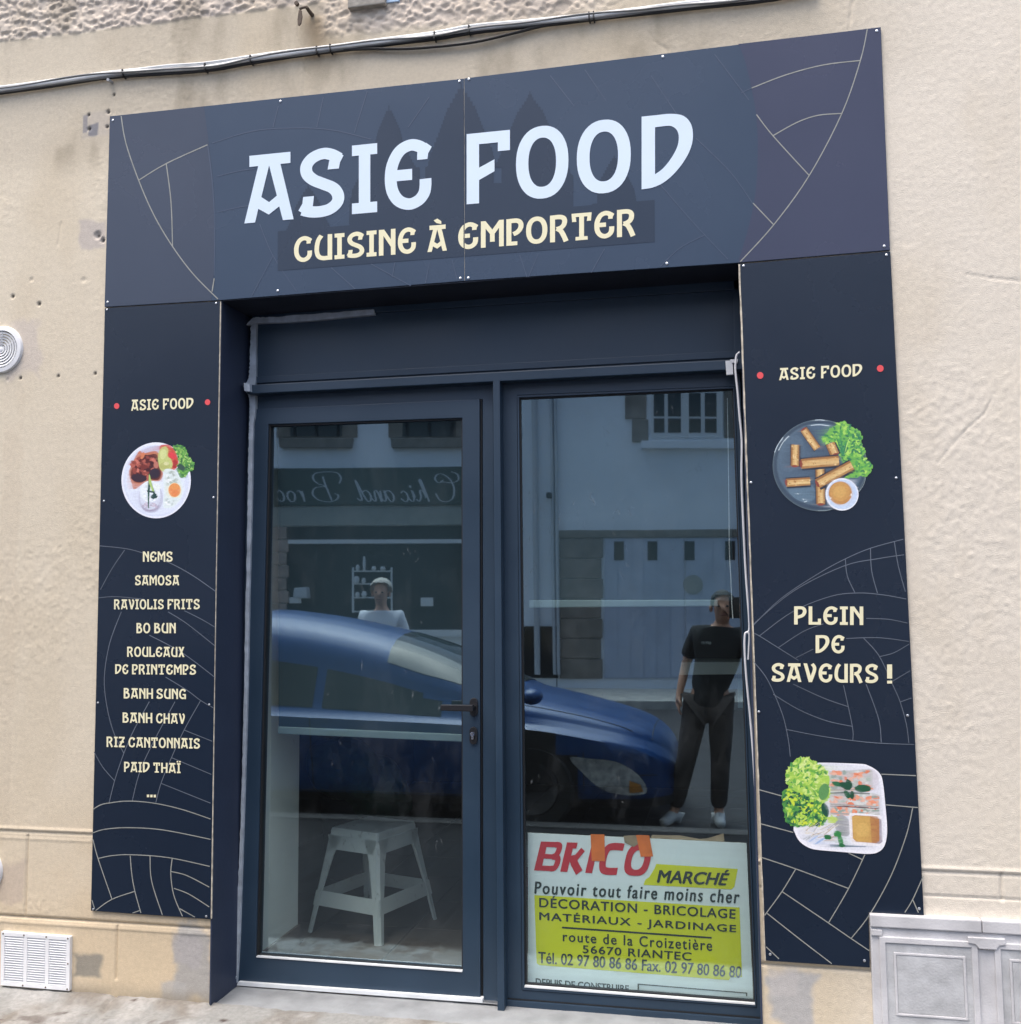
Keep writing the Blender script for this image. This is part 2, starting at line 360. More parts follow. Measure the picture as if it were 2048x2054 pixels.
# fixed frame: head, jambs either side of the door and round the window
fr = MB()
fr.pxprism([(505,782),(990,757),(990,800),(965,800.5),(505,823.5)], FY, FY+.06)
fr.build('frame_head', M['frame'], bld, bevel=.0015)
MB().pxprism([(968,799),(989,798),(998,2016),(969,2012)], FY, FY+.06).build('frame_jamb', M['frame'], bld, bevel=.0015)
MB().pxprism([(500,790),(513.5,790),(476,1972),(462,1974)], FY, FY+.06).build('frame_jamb', M['frame'], bld, bevel=.0015)
win = MB().ring(quad((1001,759),(1484,733),(1530,2072),(1010,2014), FY), quad((1037,793),(1474,775),(1518,2021),(1047,1986), FY), FY, FY+.06).build('window', M['frame'], bld, bevel=.002)
MB().ring(quad((1037.6,793.6),(1473.4,775.6),(1517.4,2020.4),(1047.6,1985.4), FY-.003), quad((1041,797.4),(1470.8,779),(1514.6,2014),(1052,1978), FY-.003), FY-.004, FY+.03).build('glazing_bead', M['frame'], win, bevel=.001)
MB().ring(quad((1041,797.4),(1470.8,779),(1514.6,2014),(1052,1978), FY), quad((1044,800.5),(1468.5,782),(1512,2008),(1056,1973), FY), FY+.006, FY+.02).build('gasket', M['frame_dark'], win)
MB().pxprism([(1052.5,1977.2),(1514,2012.8),(1514.5,2016),(1052,1980.5)], FY-.006, FY+.012).build('sill_bead', M['white_metal'], win)
MB().pxprism([(1012,2002),(1530,2041),(1530,2046),(1012,2006)], FY-.004, FY+.01).build('drip_groove', M['frame_dark'], win)
MB().pxprism([(1012,2006),(1530,2046),(1530,2062),(1012,2018)], FY-.012, FY+.03).build('sill_profile', M['frame'], win, bevel=.002)
# door leaf
door = MB().ring(quad((511,821),(962,800.5),(963.5,2001),(476.5,1969), LY), quad((538.5,851),(927.5,838),(928,1949.5),(513,1920), LY), LY, LY+.06).build('door', M['frame'], bld, bevel=.002)
tag(door, 'dark blue glazed entrance door with a black lever handle')
MB().pxprism([(513,822),(966,801),(967.5,2003),(476,1973)], LY+.028, LY+.05).build('door_rebate', M['frame_dark'], None)
bpy.data.objects.remove(bpy.data.objects['door_rebate'])
MB().ring(quad((507,819),(967.5,797.5),(969,2004),(472,1973), LY+.02), quad((511.3,821.3),(961.8,800.8),(963.3,2000.7),(476.8,1968.7), LY+.02), LY+.014, LY+.04).build('door_seal', M['frame_dark'], door)
MB().ring(quad((538.5,851),(927.5,838),(928,1949.5),(513,1920), LY), quad((541.5,854.5),(924.7,840.7),(925,1945.5),(516.5,1916), LY), LY+.008, LY+.03).build('gasket', M['frame_dark'], door)
MB().pxprism([(514.5,1917.5),(927,1947),(927,1950),(514,1920.3)], LY-.004, LY+.012).build('sill_bead', M['white_metal'], door)
# lever handle and lock
hp = U(951, 1418, LY)
h = MB()
def rounded(cx, cz, wd, ht, n=6):
    r = wd/2; P = []
    for k in range(n+1): a = math.pi*k/n; P.append((cx+r*math.cos(a), cz+ht/2-r+r*math.sin(a)))
    for k in range(n+1): a = math.pi+math.pi*k/n; P.append((cx+r*math.cos(a), cz-ht/2+r+r*math.sin(a)))
    return P
ho = MB().prism(rounded(hp.x, hp.z, .031, .070), LY-.009, LY+.001).build('handle', M['black_metal'], door, bevel=.002)
hz = hp.z+.0005
MB().tube([(hp.x-.001, LY-.006, hz), (hp.x-.001, LY-.052, hz)], .0105, 14).build('neck', M['black_metal'], ho, smooth=True)
p0 = U(949, 1417, LY-.055); p1 = U(884.5, 1416.5, LY-.055)
MB().prism([(hp.x+.011, hz+.013), (hp.x+.011, hz-.012), (p1.x, hz-.0095), (p1.x, hz+.0125)], LY-.064, LY-.046).build('lever', M['black_metal'], ho, bevel=.003)
lp = U(950.5, 1475, LY)
lk = MB().prism(rounded(lp.x, lp.z, .030, .066), LY-.010, LY+.001).build('lock', M['black_metal'], door, bevel=.002)
kz = lp.z+.006
MB().lathe([(.0085, LY-.018), (.0085, LY-.009)], (lp.x-.002, 0, kz), 'y', 20).build('cylinder', M['chrome'], lk, smooth=True)
MB().box((lp.x-.0062, LY-.0165, kz-.021), (lp.x+.0022, LY-.009, kz-.004)).build('cylinder_body', M['chrome'], lk, bevel=.002)
MB().box((lp.x-.0030, LY-.0195, kz-.004), (lp.x-.0010, LY-.0175, kz+.004)).build('keyway', M['frame_dark'], lk)
# threshold
MB().pxprism([(478,1969.5),(968,2003.5),(968,2012.5),(474,1977)], LY-.014, .30).build('threshold', M['white_metal'], bld, bevel=.0015)
MB().pxprism([(968,2010),(997.5,2012.8),(997.5,2015),(968,2012.5)], LY-.012, .30).build('threshold_strip', M['alu'], bld)
MB().pxprism([(470,1976),(1535,2062),(1535,2085),(470,1992)], LY-.004, .32).build('packing_strip', M['packer'], bld)

# glass: thin pane, tinted body, mirror-like reflection at its surface, faint smears
def glass_mat(name, seed):
    m = bpy.data.materials.new(name); m.use_nodes = True; n = m.node_tree.nodes; l = m.node_tree.links; n.remove(n['Principled BSDF']); out = n['Material Output']
    tr = n.new('ShaderNodeBsdfTransparent'); tr.inputs[0].default_value = (.90,.98,.97,1)
    gl = n.new('ShaderNodeBsdfGlossy'); gl.inputs['Roughness'].default_value = 0.014; gl.inputs[0].default_value = (.62,.86,1,1)
    mx = n.new('ShaderNodeMixShader'); mx.inputs[0].default_value = .31; l.new(tr.outputs[0], mx.inputs[1]); l.new(gl.outputs[0], mx.inputs[2])
    tc = n.new('ShaderNodeTexCoord'); mp = n.new('ShaderNodeMapping'); mp.inputs['Scale'].default_value = (2.2, 1, 1.0); mp.inputs['Location'].default_value = (seed, 0, seed)
    l.new(tc.outputs['Object'], mp.inputs[0])
    wv = n.new('ShaderNodeTexNoise'); wv.inputs['Scale'].default_value = 1.3; wv.inputs['Detail'].default_value = 1; l.new(tc.outputs['Object'], wv.inputs['Vector'])
    bp = n.new('ShaderNodeBump'); bp.inputs['Strength'].default_value = .022; bp.inputs['Distance'].default_value = .02; l.new(wv.outputs[0], bp.inputs['Height']); l.new(bp.outputs[0], gl.inputs['Normal'])
    df = n.new('ShaderNodeBsdfDiffuse'); df.inputs[0].default_value = (.55,.6,.62,1)
    no = n.new('ShaderNodeTexNoise'); no.inputs['Scale'].default_value = 3.0; no.inputs['Detail'].default_value = 7; no.inputs['Roughness'].default_value = .72; l.new(mp.outputs[0], no.inputs['Vector'])
    rp = n.new('ShaderNodeMapRange'); rp.inputs[1].default_value = .50; rp.inputs[2].default_value = .95; rp.inputs[3].default_value = .006; rp.inputs[4].default_value = .07
    l.new(no.outputs[0], rp.inputs[0])
    m2 = n.new('ShaderNodeMixShader'); l.new(rp.outputs[0], m2.inputs[0]); l.new(mx.outputs[0], m2.inputs[1]); l.new(df.outputs[0], m2.inputs[2]); l.new(m2.outputs[0], out.inputs[0])
    return m
from_py('glass', quad((539,852),(927,839),(928,1949),(514,1919), YG), [(3,2,1,0)], door, glass_mat('door glass', 1.3))
from_py('glass', quad((1040,796),(1472,778),(1516,2016),(1051,1980), YG), [(3,2,1,0)], win, glass_mat('window glass', 4.1))

# paint smears and scratches left on the panes
def smear_mat():
    m = bpy.data.materials.new('thin white smear'); m.use_nodes = True; n = m.node_tree.nodes; l = m.node_tree.links; b = n['Principled BSDF']
    b.inputs['Base Color'].default_value = (.7,.74,.76,1); b.inputs['Roughness'].default_value = .8
    tc = n.new('ShaderNodeTexCoord'); no = n.new('ShaderNodeTexNoise'); no.inputs['Scale'].default_value = 70; no.inputs['Detail'].default_value = 6; l.new(tc.outputs['Object'], no.inputs['Vector'])
    rp = n.new('ShaderNodeMapRange'); rp.inputs[1].default_value = .42; rp.inputs[2].default_value = .75; rp.inputs[3].default_value = 0; rp.inputs[4].default_value = .16; l.new(no.outputs[0], rp.inputs[0]); l.new(rp.outputs[0], b.inputs['Alpha'])
    return m
M['smear'] = smear_mat(); rs_ = random.Random(21)
def smear(parent, cu, cv, ru, rv, n, k0):
    V = []; F = []
    for k in range(n):
        u, v = cu+rs_.gauss(0, ru), cv+rs_.gauss(0, rv); a = rs_.gauss(1.45, .5); L = rs_.uniform(4, 24); w_ = rs_.uniform(.6, 2.6)
        du, dv = math.cos(a)*L, math.sin(a)*L; nu, nv = -math.sin(a)*w_, math.cos(a)*w_
        b0 = len(V); V += [U(u+nu*.2, v+nv*.2, YG-.0006-.00001*(k0+k)), U(u+du*.5+nu, v+dv*.5+nv, YG-.0006-.00001*(k0+k)), U(u+du, v+dv, YG-.0006-.00001*(k0+k)), U(u+du*.5-nu, v+dv*.5-nv, YG-.0006-.00001*(k0+k))]; F.append((b0, b0+1, b0+2, b0+3))
    tag(from_py('smear', V, F, parent, M['smear']), kind='stuff')
for i, (cu, cv, ru, rv, n) in enumerate([(1075,1010,14,30,14),(1128,1030,26,18,18),(1265,1020,18,14,9),(1222,880,6,16,6),(1406,940,10,16,7),(1350,825,40,18,12),(1068,1150,10,60,9),(1195,990,8,6,3),(1235,1110,30,30,8),(1330,1090,40,18,8),(1245,1560,6,70,5),(1070,1600,6,70,4),(1290,1440,60,40,4)]): smear(win, cu, cv, ru, rv, n, i*24)
for i, (cu, cv, ru, rv, n) in enumerate([(760,1340,60,60,10),(800,1130,50,70,9),(640,1500,50,60,6),(860,1620,30,90,6)]): smear(door, cu, cv, ru, rv, n, i*24)

# ------------------------------------------------------------------ ground: pavement, step, street
M['pave'] = pm('worn pavement concrete', srgb(176,174,168), .92, var=.22, vscale=7, bump=.8, bscale=55, detail=10)
M['asphalt'] = pm('street asphalt', (.042,.042,.046), .9, var=.25, vscale=5, bump=.6, bscale=120)
M['kerb'] = pm('granite kerb', srgb(82,80,80), .85, var=.25, vscale=40, bump=.5, bscale=120)
PAVE = lambda y: .228 + .037*y           # the pavement falls towards the street
KY = -3.25
gx = np.array(sorted(set([round(v, 4) for v in seg(-12, -3.2, .8) + seg(-3.2, 1.6, .012) + seg(1.6, 10, .8)])))
gy = np.array(sorted(set([round(v, 4) for v in seg(KY, -.5, .25) + seg(-.5, .03, .010)])))
PX, PY = np.meshgrid(gx, gy, indexing='ij')
pz = PAVE(PY) + .008*(fbm(PX, PY, .12, 301, 4)-.5) + .007*(fbm(PX, PY, .030, 305, 2)-.5)
pz += .010*sstep(-.07, -.02, PY)*(PX < -1.93)
for (a, b) in [((228,2006),(190,2046)), ((300,2030),(262,2060)), ((0,2038),(150,2046))]:
    p, q_ = onZ(*a, .225), onZ(*b, .222); dx, dy = q_.x-p.x, q_.y-p.y
    t = np.clip(((PX-p.x)*dx+(PY-p.y)*dy)/(dx*dx+dy*dy), -.6, 4); dd = np.hypot(PX-p.x-t*dx, PY-p.y-t*dy)
    pz -= .010*np.exp(-(dd/.008)**2)
pz -= .012*sstep(.62, .75, fbm(PX, PY, .06, 311, 3))*(1-sstep(-.25, -.12, PY))
pidx = np.arange(PX.size).reshape(PX.shape); pq = np.stack([pidx[:-1,:-1], pidx[1:,:-1], pidx[1:,1:], pidx[:-1,1:]], -1).reshape(-1, 4)
me = bpy.data.meshes.new('pavement'); me.vertices.add(PX.size); me.vertices.foreach_set('co', np.stack([PX, PY, pz], -1).astype(np.float32).ravel())
me.loops.add(pq.size); me.loops.foreach_set('vertex_index', pq.ravel().astype(np.int32)); me.polygons.add(len(pq))
me.polygons.foreach_set('loop_start', np.arange(0, pq.size, 4, dtype=np.int32)); me.polygons.foreach_set('use_smooth', np.ones(len(pq), bool)); me.update(calc_edges=True)
pc = np.empty(PX.shape+(3,)); pc[:] = srgb(138,138,135)[:3]
pc = mixc(pc, srgb(112,104,94), .7*sstep(.42, .7, fbm(PX, PY, .20, 321, 4))); pc = mixc(pc, srgb(158,157,154), .6*sstep(.5, .68, fbm(PX, PY, .11, 325, 4)))
pc = mixc(pc, srgb(84,74,68), .6*sstep(.58, .72, fbm(PX, PY, .05, 331, 4))*(1-sstep(-.16, -.08, PY)))
pc = mixc(pc, srgb(34,34,37), 1-sstep(-.36, -.30, PY + .08*(fbm(PX, PY, .1, 341, 3)-.5)))
for (u, v, r_) in [(268,2012,.012),(450,2046,.016),(57,1999,.006),(130,2030,.006)]:
    p_ = onZ(u, v, .226); pc = mixc(pc, srgb(64,50,46), .9*(1-sstep(r_*.5, r_*1.3, np.hypot(PX-p_.x, PY-p_.y)*(1+.8*(fbm(PX, PY, .02, 345, 2)-.5)))))
at = me.color_attributes.new('Col', 'FLOAT_COLOR', 'POINT'); at.data.foreach_set('color', np.concatenate([pc.reshape(-1, 3), np.ones((PX.size, 1))], 1).astype(np.float32).ravel())
tag(rel(link('pavement', me, None, attr_mat('worn pavement', .92, .25, .16, 60, .7, 130))), kind='structure')
kr = MB()
tag(MB().box((-12, KY-.16, -.1), (10, KY, PAVE(KY)+.004)).build('kerb', M['kerb'], None, bevel=.012), kind='structure')
ROAD_Z = .03
tag(from_py('road', [(-60,-60,ROAD_Z-.006),(60,-60,ROAD_Z-.006),(60,KY-.05,ROAD_Z-.006),(-60,KY-.05,ROAD_Z-.006)], [(0,1,2,3)], None, M['asphalt']), kind='structure')
# concrete door step inside the opening
st = MB()
gx2 = np.linspace(OPX0+.001, OPX1-.001, 160); gy2 = np.linspace(-.03, .30, 30); SX, SY = np.meshgrid(gx2, gy2, indexing='ij')
sz = STEP_Z + .002 + .004*(fbm(SX, SY, .06, 401, 4)-.5) - .012*(1-sstep(-.03, .0, SY))
V = np.stack([SX, SY, sz], -1).reshape(-1, 3); sid = np.arange(SX.size).reshape(SX.shape)
st.V = [Vector(v) for v in V]; st.F = [tuple(int(a) for a in f) for f in np.stack([sid[:-1,:-1], sid[1:,:-1], sid[1:,1:], sid[:-1,1:]], -1).reshape(-1, 4)]
k0 = sid[:, 0]; base = len(st.V)
for i in k0: st.V.append(Vector((V[i][0], V[i][1], V[i][2]-.08)))
st.F += [(int(k0[i]), base+i, base+i+1, int(k0[i+1])) for i in range(len(k0)-1)]
st.build('door_step', M['concrete'], bld, smooth=True)
# ------------------------------------------------------------------ flat print: overlapping outlines resolved into one sheet
def crom(P, n=6, closed=False):
    P = [Vector((p[0], p[1])) for p in P]; out = []; N = len(P)
    for i in range(N if closed else N-1):
        g = (lambda k: P[k % N]) if closed else (lambda k: P[min(max(k, 0), N-1)])
        a, b, c, d = g(i-1), g(i), g(i+1), g(i+2)
        for k in range(n):
            t = k/n; out.append(.5*((2*b) + (c-a)*t + (2*a-5*b+4*c-d)*t*t + (3*b-a-3*c+d)*t**3))
    if not closed: out.append(P[-1])
    return [(p.x, p.y) for p in out]
def strip(P, w):                         # band of quads along a polyline; w number or list
    P = [Vector((p[0], p[1])) for p in P]; n = len(P); Wd = w if hasattr(w, '__len__') else [w]*n; L = []; R_ = []
    for i in range(n):
        t = (P[min(i+1, n-1)]-P[max(i-1, 0)])
        if t.length < 1e-9: t = Vector((1, 0))
        t.normalize(); nn = Vector((-t.y, t.x))*(Wd[i]/2)
        if 0 < i < n-1:
            e1 = (P[i]-P[i-1]).normalized(); c = max(.5, abs(e1.dot(t))); nn /= c
        L.append(P[i]+nn); R_.append(P[i]-nn)
    out = []
    def ar(a, b, c): return (b[0]-a[0])*(c[1]-a[1])-(c[0]-a[0])*(b[1]-a[1])
    for i in range(n-1):
        q_ = [tuple(L[i]), tuple(L[i+1]), tuple(R_[i+1]), tuple(R_[i])]
        sg = [ar(q_[k], q_[(k+1) % 4], q_[(k+2) % 4]) for k in range(4)]
        if all(a > 0 for a in sg) or all(a < 0 for a in sg): out.append(q_)
        else: out += [t_ for t_ in ([q_[0], q_[1], q_[2]], [q_[0], q_[2], q_[3]]) if abs(ar(*t_)) > 1e-7]
    return out
def ell(cx, cy, rx, ry, n=40, rot=0, jit=0, rng=random, pw=1):
    out = []
    for k in range(n):
        a = 2*math.pi*k/n; j = 1 + jit*(rng.random()-.5)*2
        c, s = math.cos(a), math.sin(a); c = math.copysign(abs(c)**pw, c); s = math.copysign(abs(s)**pw, s)
        x, y = rx*c*j, ry*s*j; out.append((cx + x*math.cos(rot) - y*math.sin(rot), cy + x*math.sin(rot) + y*math.cos(rot)))
    return out
def flat_sheet(name, polys, mapf, parent, mat, cols=None, holes=()):
    """polys in picture units; later ones cover earlier ones; holes cut everything"""
    vc = []; fc = []; own = []; hs = set(holes)
    tri = []
    for k, P in enumerate(polys):
        if len(P) > 4:
            for t in tessellate_polygon([[Vector((x, y, 0)) for x, y in P]]): tri.append((k, [P[i] for i in t]))
        else: tri.append((k, list(P)))
    for k, P in tri:
        A = sum(P[i][0]*P[(i+1) % len(P)][1]-P[(i+1) % len(P)][0]*P[i][1] for i in range(len(P)))
        if abs(A) < 1e-9: continue
        if A < 0: P = P[::-1]
        own.append(k)
        fc.append(list(range(len(vc), len(vc)+len(P)))); vc += [Vector(p) for p in P]
    ov, oe, of, _, _, src = delaunay_2d_cdt(vc, [], fc, 0, 1e-5)
    F = []; K = []
    for f, s in zip(of, src):
        s = [own[k] for k in s]
        if not s or (hs and any(k in hs for k in s)): continue
        F.append(tuple(f)); K.append(max(s))
    me = bpy.data.meshes.new(name); me.from_pydata([tuple(mapf(v.x, v.y)) for v in ov], [], F); me.update()
    me.materials.append(mat)
    if cols: set_cols(me, [cols[k] for k in K])
    o = bpy.data.objects.new(name, me); C.objects.link(o); o.parent = parent
    if parent is not None: rel(o)
    return o

# ------------------------------------------------------------------ the sign's lettering (cap height 1)
T = .165
def rect(x0, y0, x1, y1): return ('p', [(x0,y0),(x1,y0),(x1,y1),(x0,y1)])
CUP = [(.57,.83),(.47,.90),(.35,.922),(.21,.85),(.115,.68),(.085,.48),(.11,.28),(.2,.135),(.34,.075),(.47,.115),(.55,.21),(.572,.32),(.572,.42)]
TIP = ('p', [(.455,.70),(.60,.70),(.61,.78),(.66,.87),(.58,.935),(.46,.88)])
SC = [(.05,.125),(.16,.088),(.30,.078),(.44,.11),(.535,.2),(.54,.31),(.47,.41),(.33,.485),(.2,.555),(.115,.65),(.108,.77),(.19,.875),(.33,.925),(.45,.9),(.56,.83)]
STIP = ('p', [(.40,.685),(.555,.685),(.57,.77),(.62,.87),(.54,.93),(.43,.86)])
SFT = ('p', [(.21,.315),(.06,.315),(.05,.22),(-.005,.12),(.07,.06),(.19,.14)])
ST = rect(0, 0, T, 1)
G = {
 'A': (.706, [('p', [(0,0),(.155,0),(.2,.2),(.352,.1),(.5,.21),(.552,0),(.706,0),(.517,.835),(.66,.835),(.66,1),(.073,1),(.073,.835),(.2,.835)]), ('h', [(.355,.83),(.244,.37),(.355,.285),(.466,.37)])]),
 'S': (.63, [('c', SC, T), STIP, SFT]),
 'I': (.36, [rect(0,.845,.36,1), rect(0,0,.36,.155), rect(.098,.1,.262,.9)]),
 'E': (.66, [('c', CUP, T), TIP, rect(.1,.42,.385,.58)]),
 'C': (.66, [('c', CUP, T), TIP]),
 'F': (.575, [ST, rect(0,.84,.575,1), rect(.415,.715,.575,.9), ('p', [(.1,.30),(.165,.33),(.37,.435),(.37,.605),(.165,.505),(.1,.48)])]),
 'O': (.70, [('o', .35, .5, .35, .51)]),
 'D': (.69, [('p', crom([(0,0),(.15,.012),(.3,.07),(.45,.19),(.58,.35),(.665,.52),(.69,.69),(.655,.85),(.55,.96),(.38,1.0),(.2,1.0)], 5)+[(0,1)]), ('h', [(.18,.835)]+crom([(.30,.84),(.40,.83),(.475,.765),(.50,.66),(.475,.53),(.39,.38),(.285,.26),(.18,.19)], 4))]),
 'U': (.64, [rect(.475,0,.64,1), ('c', [(.25,.97),(.14,.8),(.087,.55),(.09,.32),(.16,.15),(.3,.083),(.5,.083)], T)]),
 'N': (.60, [ST, rect(.435,0,.6,1), ('p', [(.02,1),(.19,1),(.52,.46),(.52,.17)])]),
 'M': (.75, [rect(0,0,.155,1), rect(.595,0,.75,1), ('p', [(.05,1),(.15,1),(.375,.66),(.6,1),(.7,1),(.7,.86),(.452,.50),(.452,.2),(.298,.2),(.298,.50),(.05,.86)])]),
 'P': (.56, [ST, ('c', [(.1,.92),(.33,.92),(.44,.86),(.48,.74),(.45,.6),(.35,.48),(.23,.42)], T), rect(.1,0,.36,.145)]),
 'p': (.56, [ST, ('c', [(.1,.92),(.33,.92),(.44,.86),(.48,.74),(.45,.6),(.35,.48),(.14,.40)], T)]),
 'R': (.62, [ST, ('c', [(.1,.92),(.33,.92),(.45,.86),(.48,.74),(.44,.6),(.34,.51),(.22,.47)], T), ('c', [(.22,.5),(.34,.42),(.43,.26),(.53,0)], T)]),
 'T': (.66, [rect(.02,.865,.64,1), ('p', [(0,1),(.12,1),(.16,.69),(.02,.69)]), ('p', [(.54,1),(.66,1),(.64,.69),(.50,.69)]), rect(.25,.05,.41,.95), rect(.13,0,.53,.13)]),
 'V': (.62, [('p', [(0,1),(.17,1),(.40,.12),(.40,0),(.25,0)]), ('c', [(.33,.04),(.44,.36),(.525,.66),(.51,.83),(.41,.97)], T)]),
 'L': (.56, [ST, rect(0,0,.56,.15), rect(.42,.1,.56,.33)]),
 'B': (.58, [ST, ('c', [(.1,.92),(.28,.92),(.39,.86),(.41,.76),(.33,.66),(.2,.58)], .155), ('c', [(.18,.575),(.36,.53),(.46,.43),(.49,.3),(.45,.16),(.32,.082),(.1,.08)], T)]),
 'H': (.62, [ST, rect(.455,0,.62,1), rect(.1,.42,.5,.57)]),
 'G': (.66, [('c', CUP[:10], T), TIP, rect(.50,0,.655,.50), rect(.35,.36,.655,.50)]),
 'Z': (.58, [rect(0,.85,.58,1), rect(0,0,.58,.15), ('p', [(.40,.9),(.58,.9),(.19,.1),(0,.1)]), rect(.1,.44,.5,.57)]),
 'X': (.62, [('p', [(0,1),(.19,1),(.62,0),(.43,0)]), ('p', [(.42,1),(.61,1),(.19,0),(0,0)])]),
 '!': (.16, [rect(0,.26,.16,1), rect(0,0,.16,.15)]),
 '.': (.16, [rect(0,0,.16,.155)]),
}
G['À'] = (G['A'][0], G['A'][1] + [('p', [(.22,1.19),(.33,1.08),(.5,1.03),(.5,1.14),(.36,1.25)])])
G['Ï'] = (G['I'][0], G['I'][1] + [rect(-.02,1.07,.13,1.21), rect(.22,1.07,.37,1.21)])
def glyph_polys(ch):
    P = []; Hh = []
    for g in G[ch][1]:
        if g[0] == 'p': P.append(g[1])
        elif g[0] == 'h': Hh.append(g[1])
        elif g[0] == 'c': P += strip(crom(g[1], 6), g[2])
        elif g[0] == 'o':
            a = ell(g[1], g[2], g[3], g[4], 44, pw=.9); b = ell(g[1], g[2], g[3]-T, g[4]-T*1.0, 44, pw=.9)
            P += [[a[i], a[(i+1) % 44], b[(i+1) % 44], b[i]] for i in range(44)]
    return P, Hh
def word_polys(s, uL, uR, tL, tR, bL, bR, gap=.085):
    """outlines of a word set between two pixel columns, top and base line given at both ends"""
    Wt = sum(G[c][0] for c in s) + gap*(len(s)-1); x = 0; P = []; Hh = []
    def mp(px, py, x):
        k = (x+px)/Wt; return (uL+k*(uR-uL), (bL+(bR-bL)*k)*(1-py) + (tL+(tR-tL)*k)*py)
    for c in s:
        a, h = glyph_polys(c)
        P += [[mp(px, py, x) for px, py in q] for q in a]; Hh += [[mp(px, py, x) for px, py in q] for q in h]
        x += G[c][0] + gap
    return P, Hh
def words_sheet(name, words, parent, mat, Y, gap=.085):
    for wd in words:
        P, Hh = word_polys(*wd, gap=gap)
        flat_sheet(name, P+Hh, lambda u, v: U(u, v, Y), parent, mat, holes=range(len(P), len(P)+len(Hh)))

# ------------------------------------------------------------------ sign panels
def panel_mat(name, col, r=.27):
    return pm(name, col, r, spec=.42, var=.05, vscale=2.2, rvar=.05)
M['panel'] = panel_mat('navy printed composite panel', srgb(28,39,55))
M['header'] = panel_mat('slate blue printed panel', srgb(54,70,91), .26)
M['purple'] = panel_mat('muted purple print', srgb(62,67,89), .26)
M['purple_l'] = panel_mat('grey purple print', srgb(62,71,88), .26)
M['tower'] = panel_mat('dark slate print', srgb(42,55,73), .26)
M['letter_white'] = pm('pale blue white print', srgb(214,230,246), .42, spec=.4, var=.02)
M['letter_cream'] = pm('cream print', srgb(236,230,194), .42, spec=.4, var=.03)
M['gold_line'] = pm('pale gold line print', srgb(150,152,146), .45, spec=.4, var=.15, vscale=30)
M['faint_line'] = pm('faint grey line print', srgb(68,82,104), .42, spec=.4)
M['grey_line'] = pm('grey line print', srgb(98,106,118), .45, spec=.4, var=.3, vscale=3)
M['red_dot'] = pm('coral red print', srgb(226,84,88), .45, spec=.4)
M['print'] = attr_mat('food photograph print', .42, .4, .10, 160)
M['screw'] = pm('zinc screw head', (.66,.68,.70), .3, .85)
def screws(pts, parent, Y, r=.0050):
    first = None
    for k, (u, v) in enumerate(pts):
        p = U(u, v, Y)
        if first is None:
            first = MB().lathe([(r, 0), (r*.95, -.0014), (r*.55, -.0024), (.0005, -.0026)], (0,0,0), 'y', 14).build('screw', M['screw'], parent, smooth=True)
            o = first
        else:
            o = first.copy(); C.objects.link(o); o.parent = parent
        o.matrix_parent_inverse = Matrix.Translation(-parent.location); o.location = p
def zc(s, ox, oy): return lambda pts: [(ox+x*s, oy+y*s) for x, y in pts]
z1f = zc(.5317, 0, 0); z2f = zc(.5317, 1024, 0); z4f = zc(.468, 0, 1150); z6f = zc(.5041, 1440, 1080)
def lines_sheet(name, lines, w, parent, mat, Y, holes=()):
    for k, ln in enumerate(lines): flat_sheet(name, strip(crom(ln, 5) if len(ln) > 2 else ln, w), lambda u, v: U(u, v, Y-.00002*k), parent, mat)
PT = .004
def panel(name, label, px, base):
    r = thing(name, label, 'sign', U(*px[0], 0), 'printed sign panels')
    bm = MB().prism([U(u, v, 0) for u, v in px], 0, PT+.004)
    bm.build('board', base, r, bevel=.0008, seg=1)
    return r
EPS = .0005
# --- fascia, two boards
sgL = panel('sign_panel', 'wide slate blue fascia board reading ASIE and CUISINE left of the vertical seam', [(220,233),(930.6,157.4),(931.5,563.3),(442,602),(209.5,616)], M['header'])
sgR = panel('sign_panel', 'wide slate blue fascia board reading FOOD and EMPORTER with purple end and gold arc', [(931.2,157.0),(1766.8,54),(1785.4,501.6),(1482.3,526.8),(932.1,563.2)], M['header'])
MB().pxprism([(929.5,158.5),(932.5,158),(933.3,562.5),(930.3,562.8)], .0012, .006).build('seam_strip', M['edge'], sgR)
pl = z1f([(414,438),(770,398),(790,560),(805,700),(812,850),(808,1000),(800,1130),(830,1131),(393,1157)])
pl = [(220.6,234),(409,213)] + crom(z1f([(770,402),(790,560),(805,700),(812,850),(808,1000),(797,1133)]), 6)[1:] + [(425,602.4),(210.2,615)]
flat_sheet('purple_print', [pl], lambda u, v: U(u, v, -EPS), sgL, M['purple_l'])
pr = crom(z2f([(858,160),(880,215),(900,290),(925,420),(933,560),(925,720),(900,850),(859,990)]), 6)
pr = [(pr[0][0], 91.5)] + pr[1:-1] + [(1481,526.3), (1784.6,500.8), (1766,55)]
flat_sheet('purple_print', [pr], lambda u, v: U(u, v, -EPS), sgR, M['purple'])
